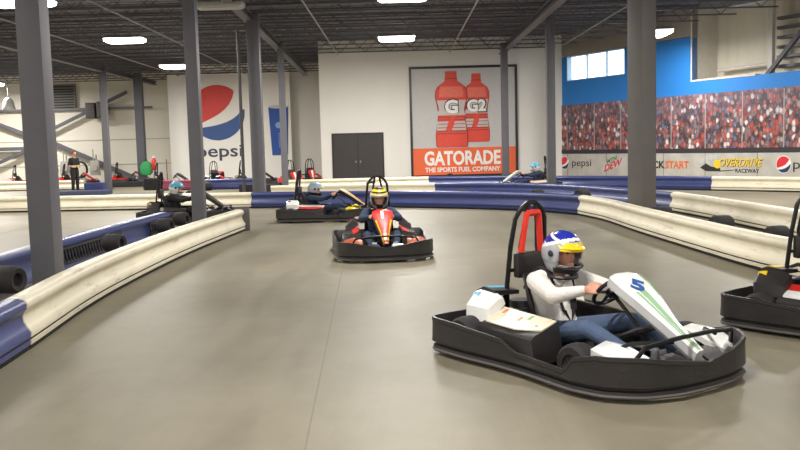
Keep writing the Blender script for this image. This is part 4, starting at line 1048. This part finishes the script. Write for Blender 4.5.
driver('person with sky blue helmet in the distant kart between the back barriers', kd, [NAVY, NAVY, SKIN, SHOE], .02, H4)
cred = dict(base, fairing=REDP, flank=REDP, pod=REDP, pod2=REDP, rear=REDP, rear2=WHITEP, nose=REDP, cheek=REDP, guard=REDP, stripes=[(full(-.3), full(.3), WHITEP)])
pk = make_kart('parked red go-kart left of the dark doors, left of two', (-4.25, 35.0), (.3, -1), cred, None)
def park(loc, h, label):
    dup(pk, (loc[0], loc[1], 0), math.atan2(-h[0], h[1]), label)
park((-3.75, 37.4), (.2, -1), 'parked red go-kart left of the dark doors, right of two')
park((-8.15, 39.4), (.1, 1), 'parked red go-kart behind the blue barrier below the logo lettering')
park((-13.6, 44.2), (1, 0), 'parked red go-kart left of the green bag')
park((-16.1, 43.8), (1, .1), 'parked red go-kart behind the blue bin, right of the person')
park((-18.6, 43.8), (1, 0), 'parked red go-kart behind the white barrier, left of the person')
park((-21.4, 43.6), (1, 0), 'parked red go-kart at the left edge of the photo')
pb = make_kart('parked black go-kart behind the maroon barrier', (-9.9, 38.0), (1, -.1), cl, None)
dup(pb, (-6.3, 38.4, 0), math.atan2(-1, .1), 'parked black go-kart beside the thin dark pipe')

# standing marshal far left
T, J, K, H = 0, 1, 2, 3
sg = [((-.07, 0, .95), (.07, 0, .95), .11, .11, J), ((-.05, 0, 1.0), (-.07, 0, 1.32), .11, .11, T), ((.05, 0, 1.0), (.07, 0, 1.32), .11, .11, T), ((-.14, 0, 1.4), (.14, 0, 1.4), .075, .075, T), ((0, 0, 1.42), (0, .02, 1.56), .055, .05, K),
      ((0, .1, 1.64), (0, .12, 1.61), .01, .014, K)]
for sx in (-1, 1):
    sg += [((sx*.19, 0, 1.4), (sx*.25, -.02, 1.14), .055, .045, T), ((sx*.25, -.02, 1.14), (sx*.16, .14, 1.08), .043, .033, T if sx < 0 else K)]
    sg += hand_segs((sx*.16, .14, 1.08), (sx*.08, .17, 1.08), (0, .1, -1), (-sx*.6, -.4, 0), K)
    sg += [((sx*.09, 0, .92), (sx*.1, .02, .5), .105, .08, J), ((sx*.1, .02, .5), (sx*.11, -.01, .1), .078, .062, J), ((sx*.11, -.03, .045), (sx*.12, .14, .04), .042, .035, H)]
o = body_mesh('person', sg, [((0, .02, 1.64), (.075, .095, .115), K)], [DARKC, DARKC, SKIN, DARKC], .018, (-13.45, 36.2, 0), -2.2)
tag(o, 'standing person in black with a yellow-trimmed vest at far left', 'person')
MB().ell((0, .0, 1.67), (.085, .1, .11), n=12, m=8).build('hair', mat('reddish_hair', (120, 70, 50), .7), o)
MB().box((0, 0, 1.13), (.38, .27, .05), bev=.01).build('vest_trim', mat('vest_yellow', (180, 170, 90), .7), o)

# ------------------------------------------------------------ world, camera
w = bpy.data.worlds.new('daylight'); S.world = w; w.use_nodes = True
bg = w.node_tree.nodes['Background']; bg.inputs['Color'].default_value = (.86, .93, 1, 1); bg.inputs['Strength'].default_value = 4.5
cam = bpy.data.cameras.new('camera'); co = bpy.data.objects.new('camera', cam); COL.objects.link(co); S.camera = co
F, TH, RO = 870, math.atan(79/870), .026
cam.sensor_width = 36; cam.lens = F/800*36; cam.clip_end = 200
fw = V((0, math.cos(TH), -math.sin(TH))); u0 = V((0, math.sin(TH), math.cos(TH))); X = V((1, 0, 0))
r_ = X*math.cos(RO)-u0*math.sin(RO); u_ = X*math.sin(RO)+u0*math.cos(RO)
co.matrix_world = Matrix(((r_.x, u_.x, -fw.x, 0), (r_.y, u_.y, -fw.y, 0), (r_.z, u_.z, -fw.z, 1.6), (0, 0, 0, 1)))
S.view_settings.view_transform = 'Standard'; S.view_settings.look = 'None'; S.view_settings.exposure = .12; S.view_settings.gamma = 1
S.view_settings.use_curve_mapping = False
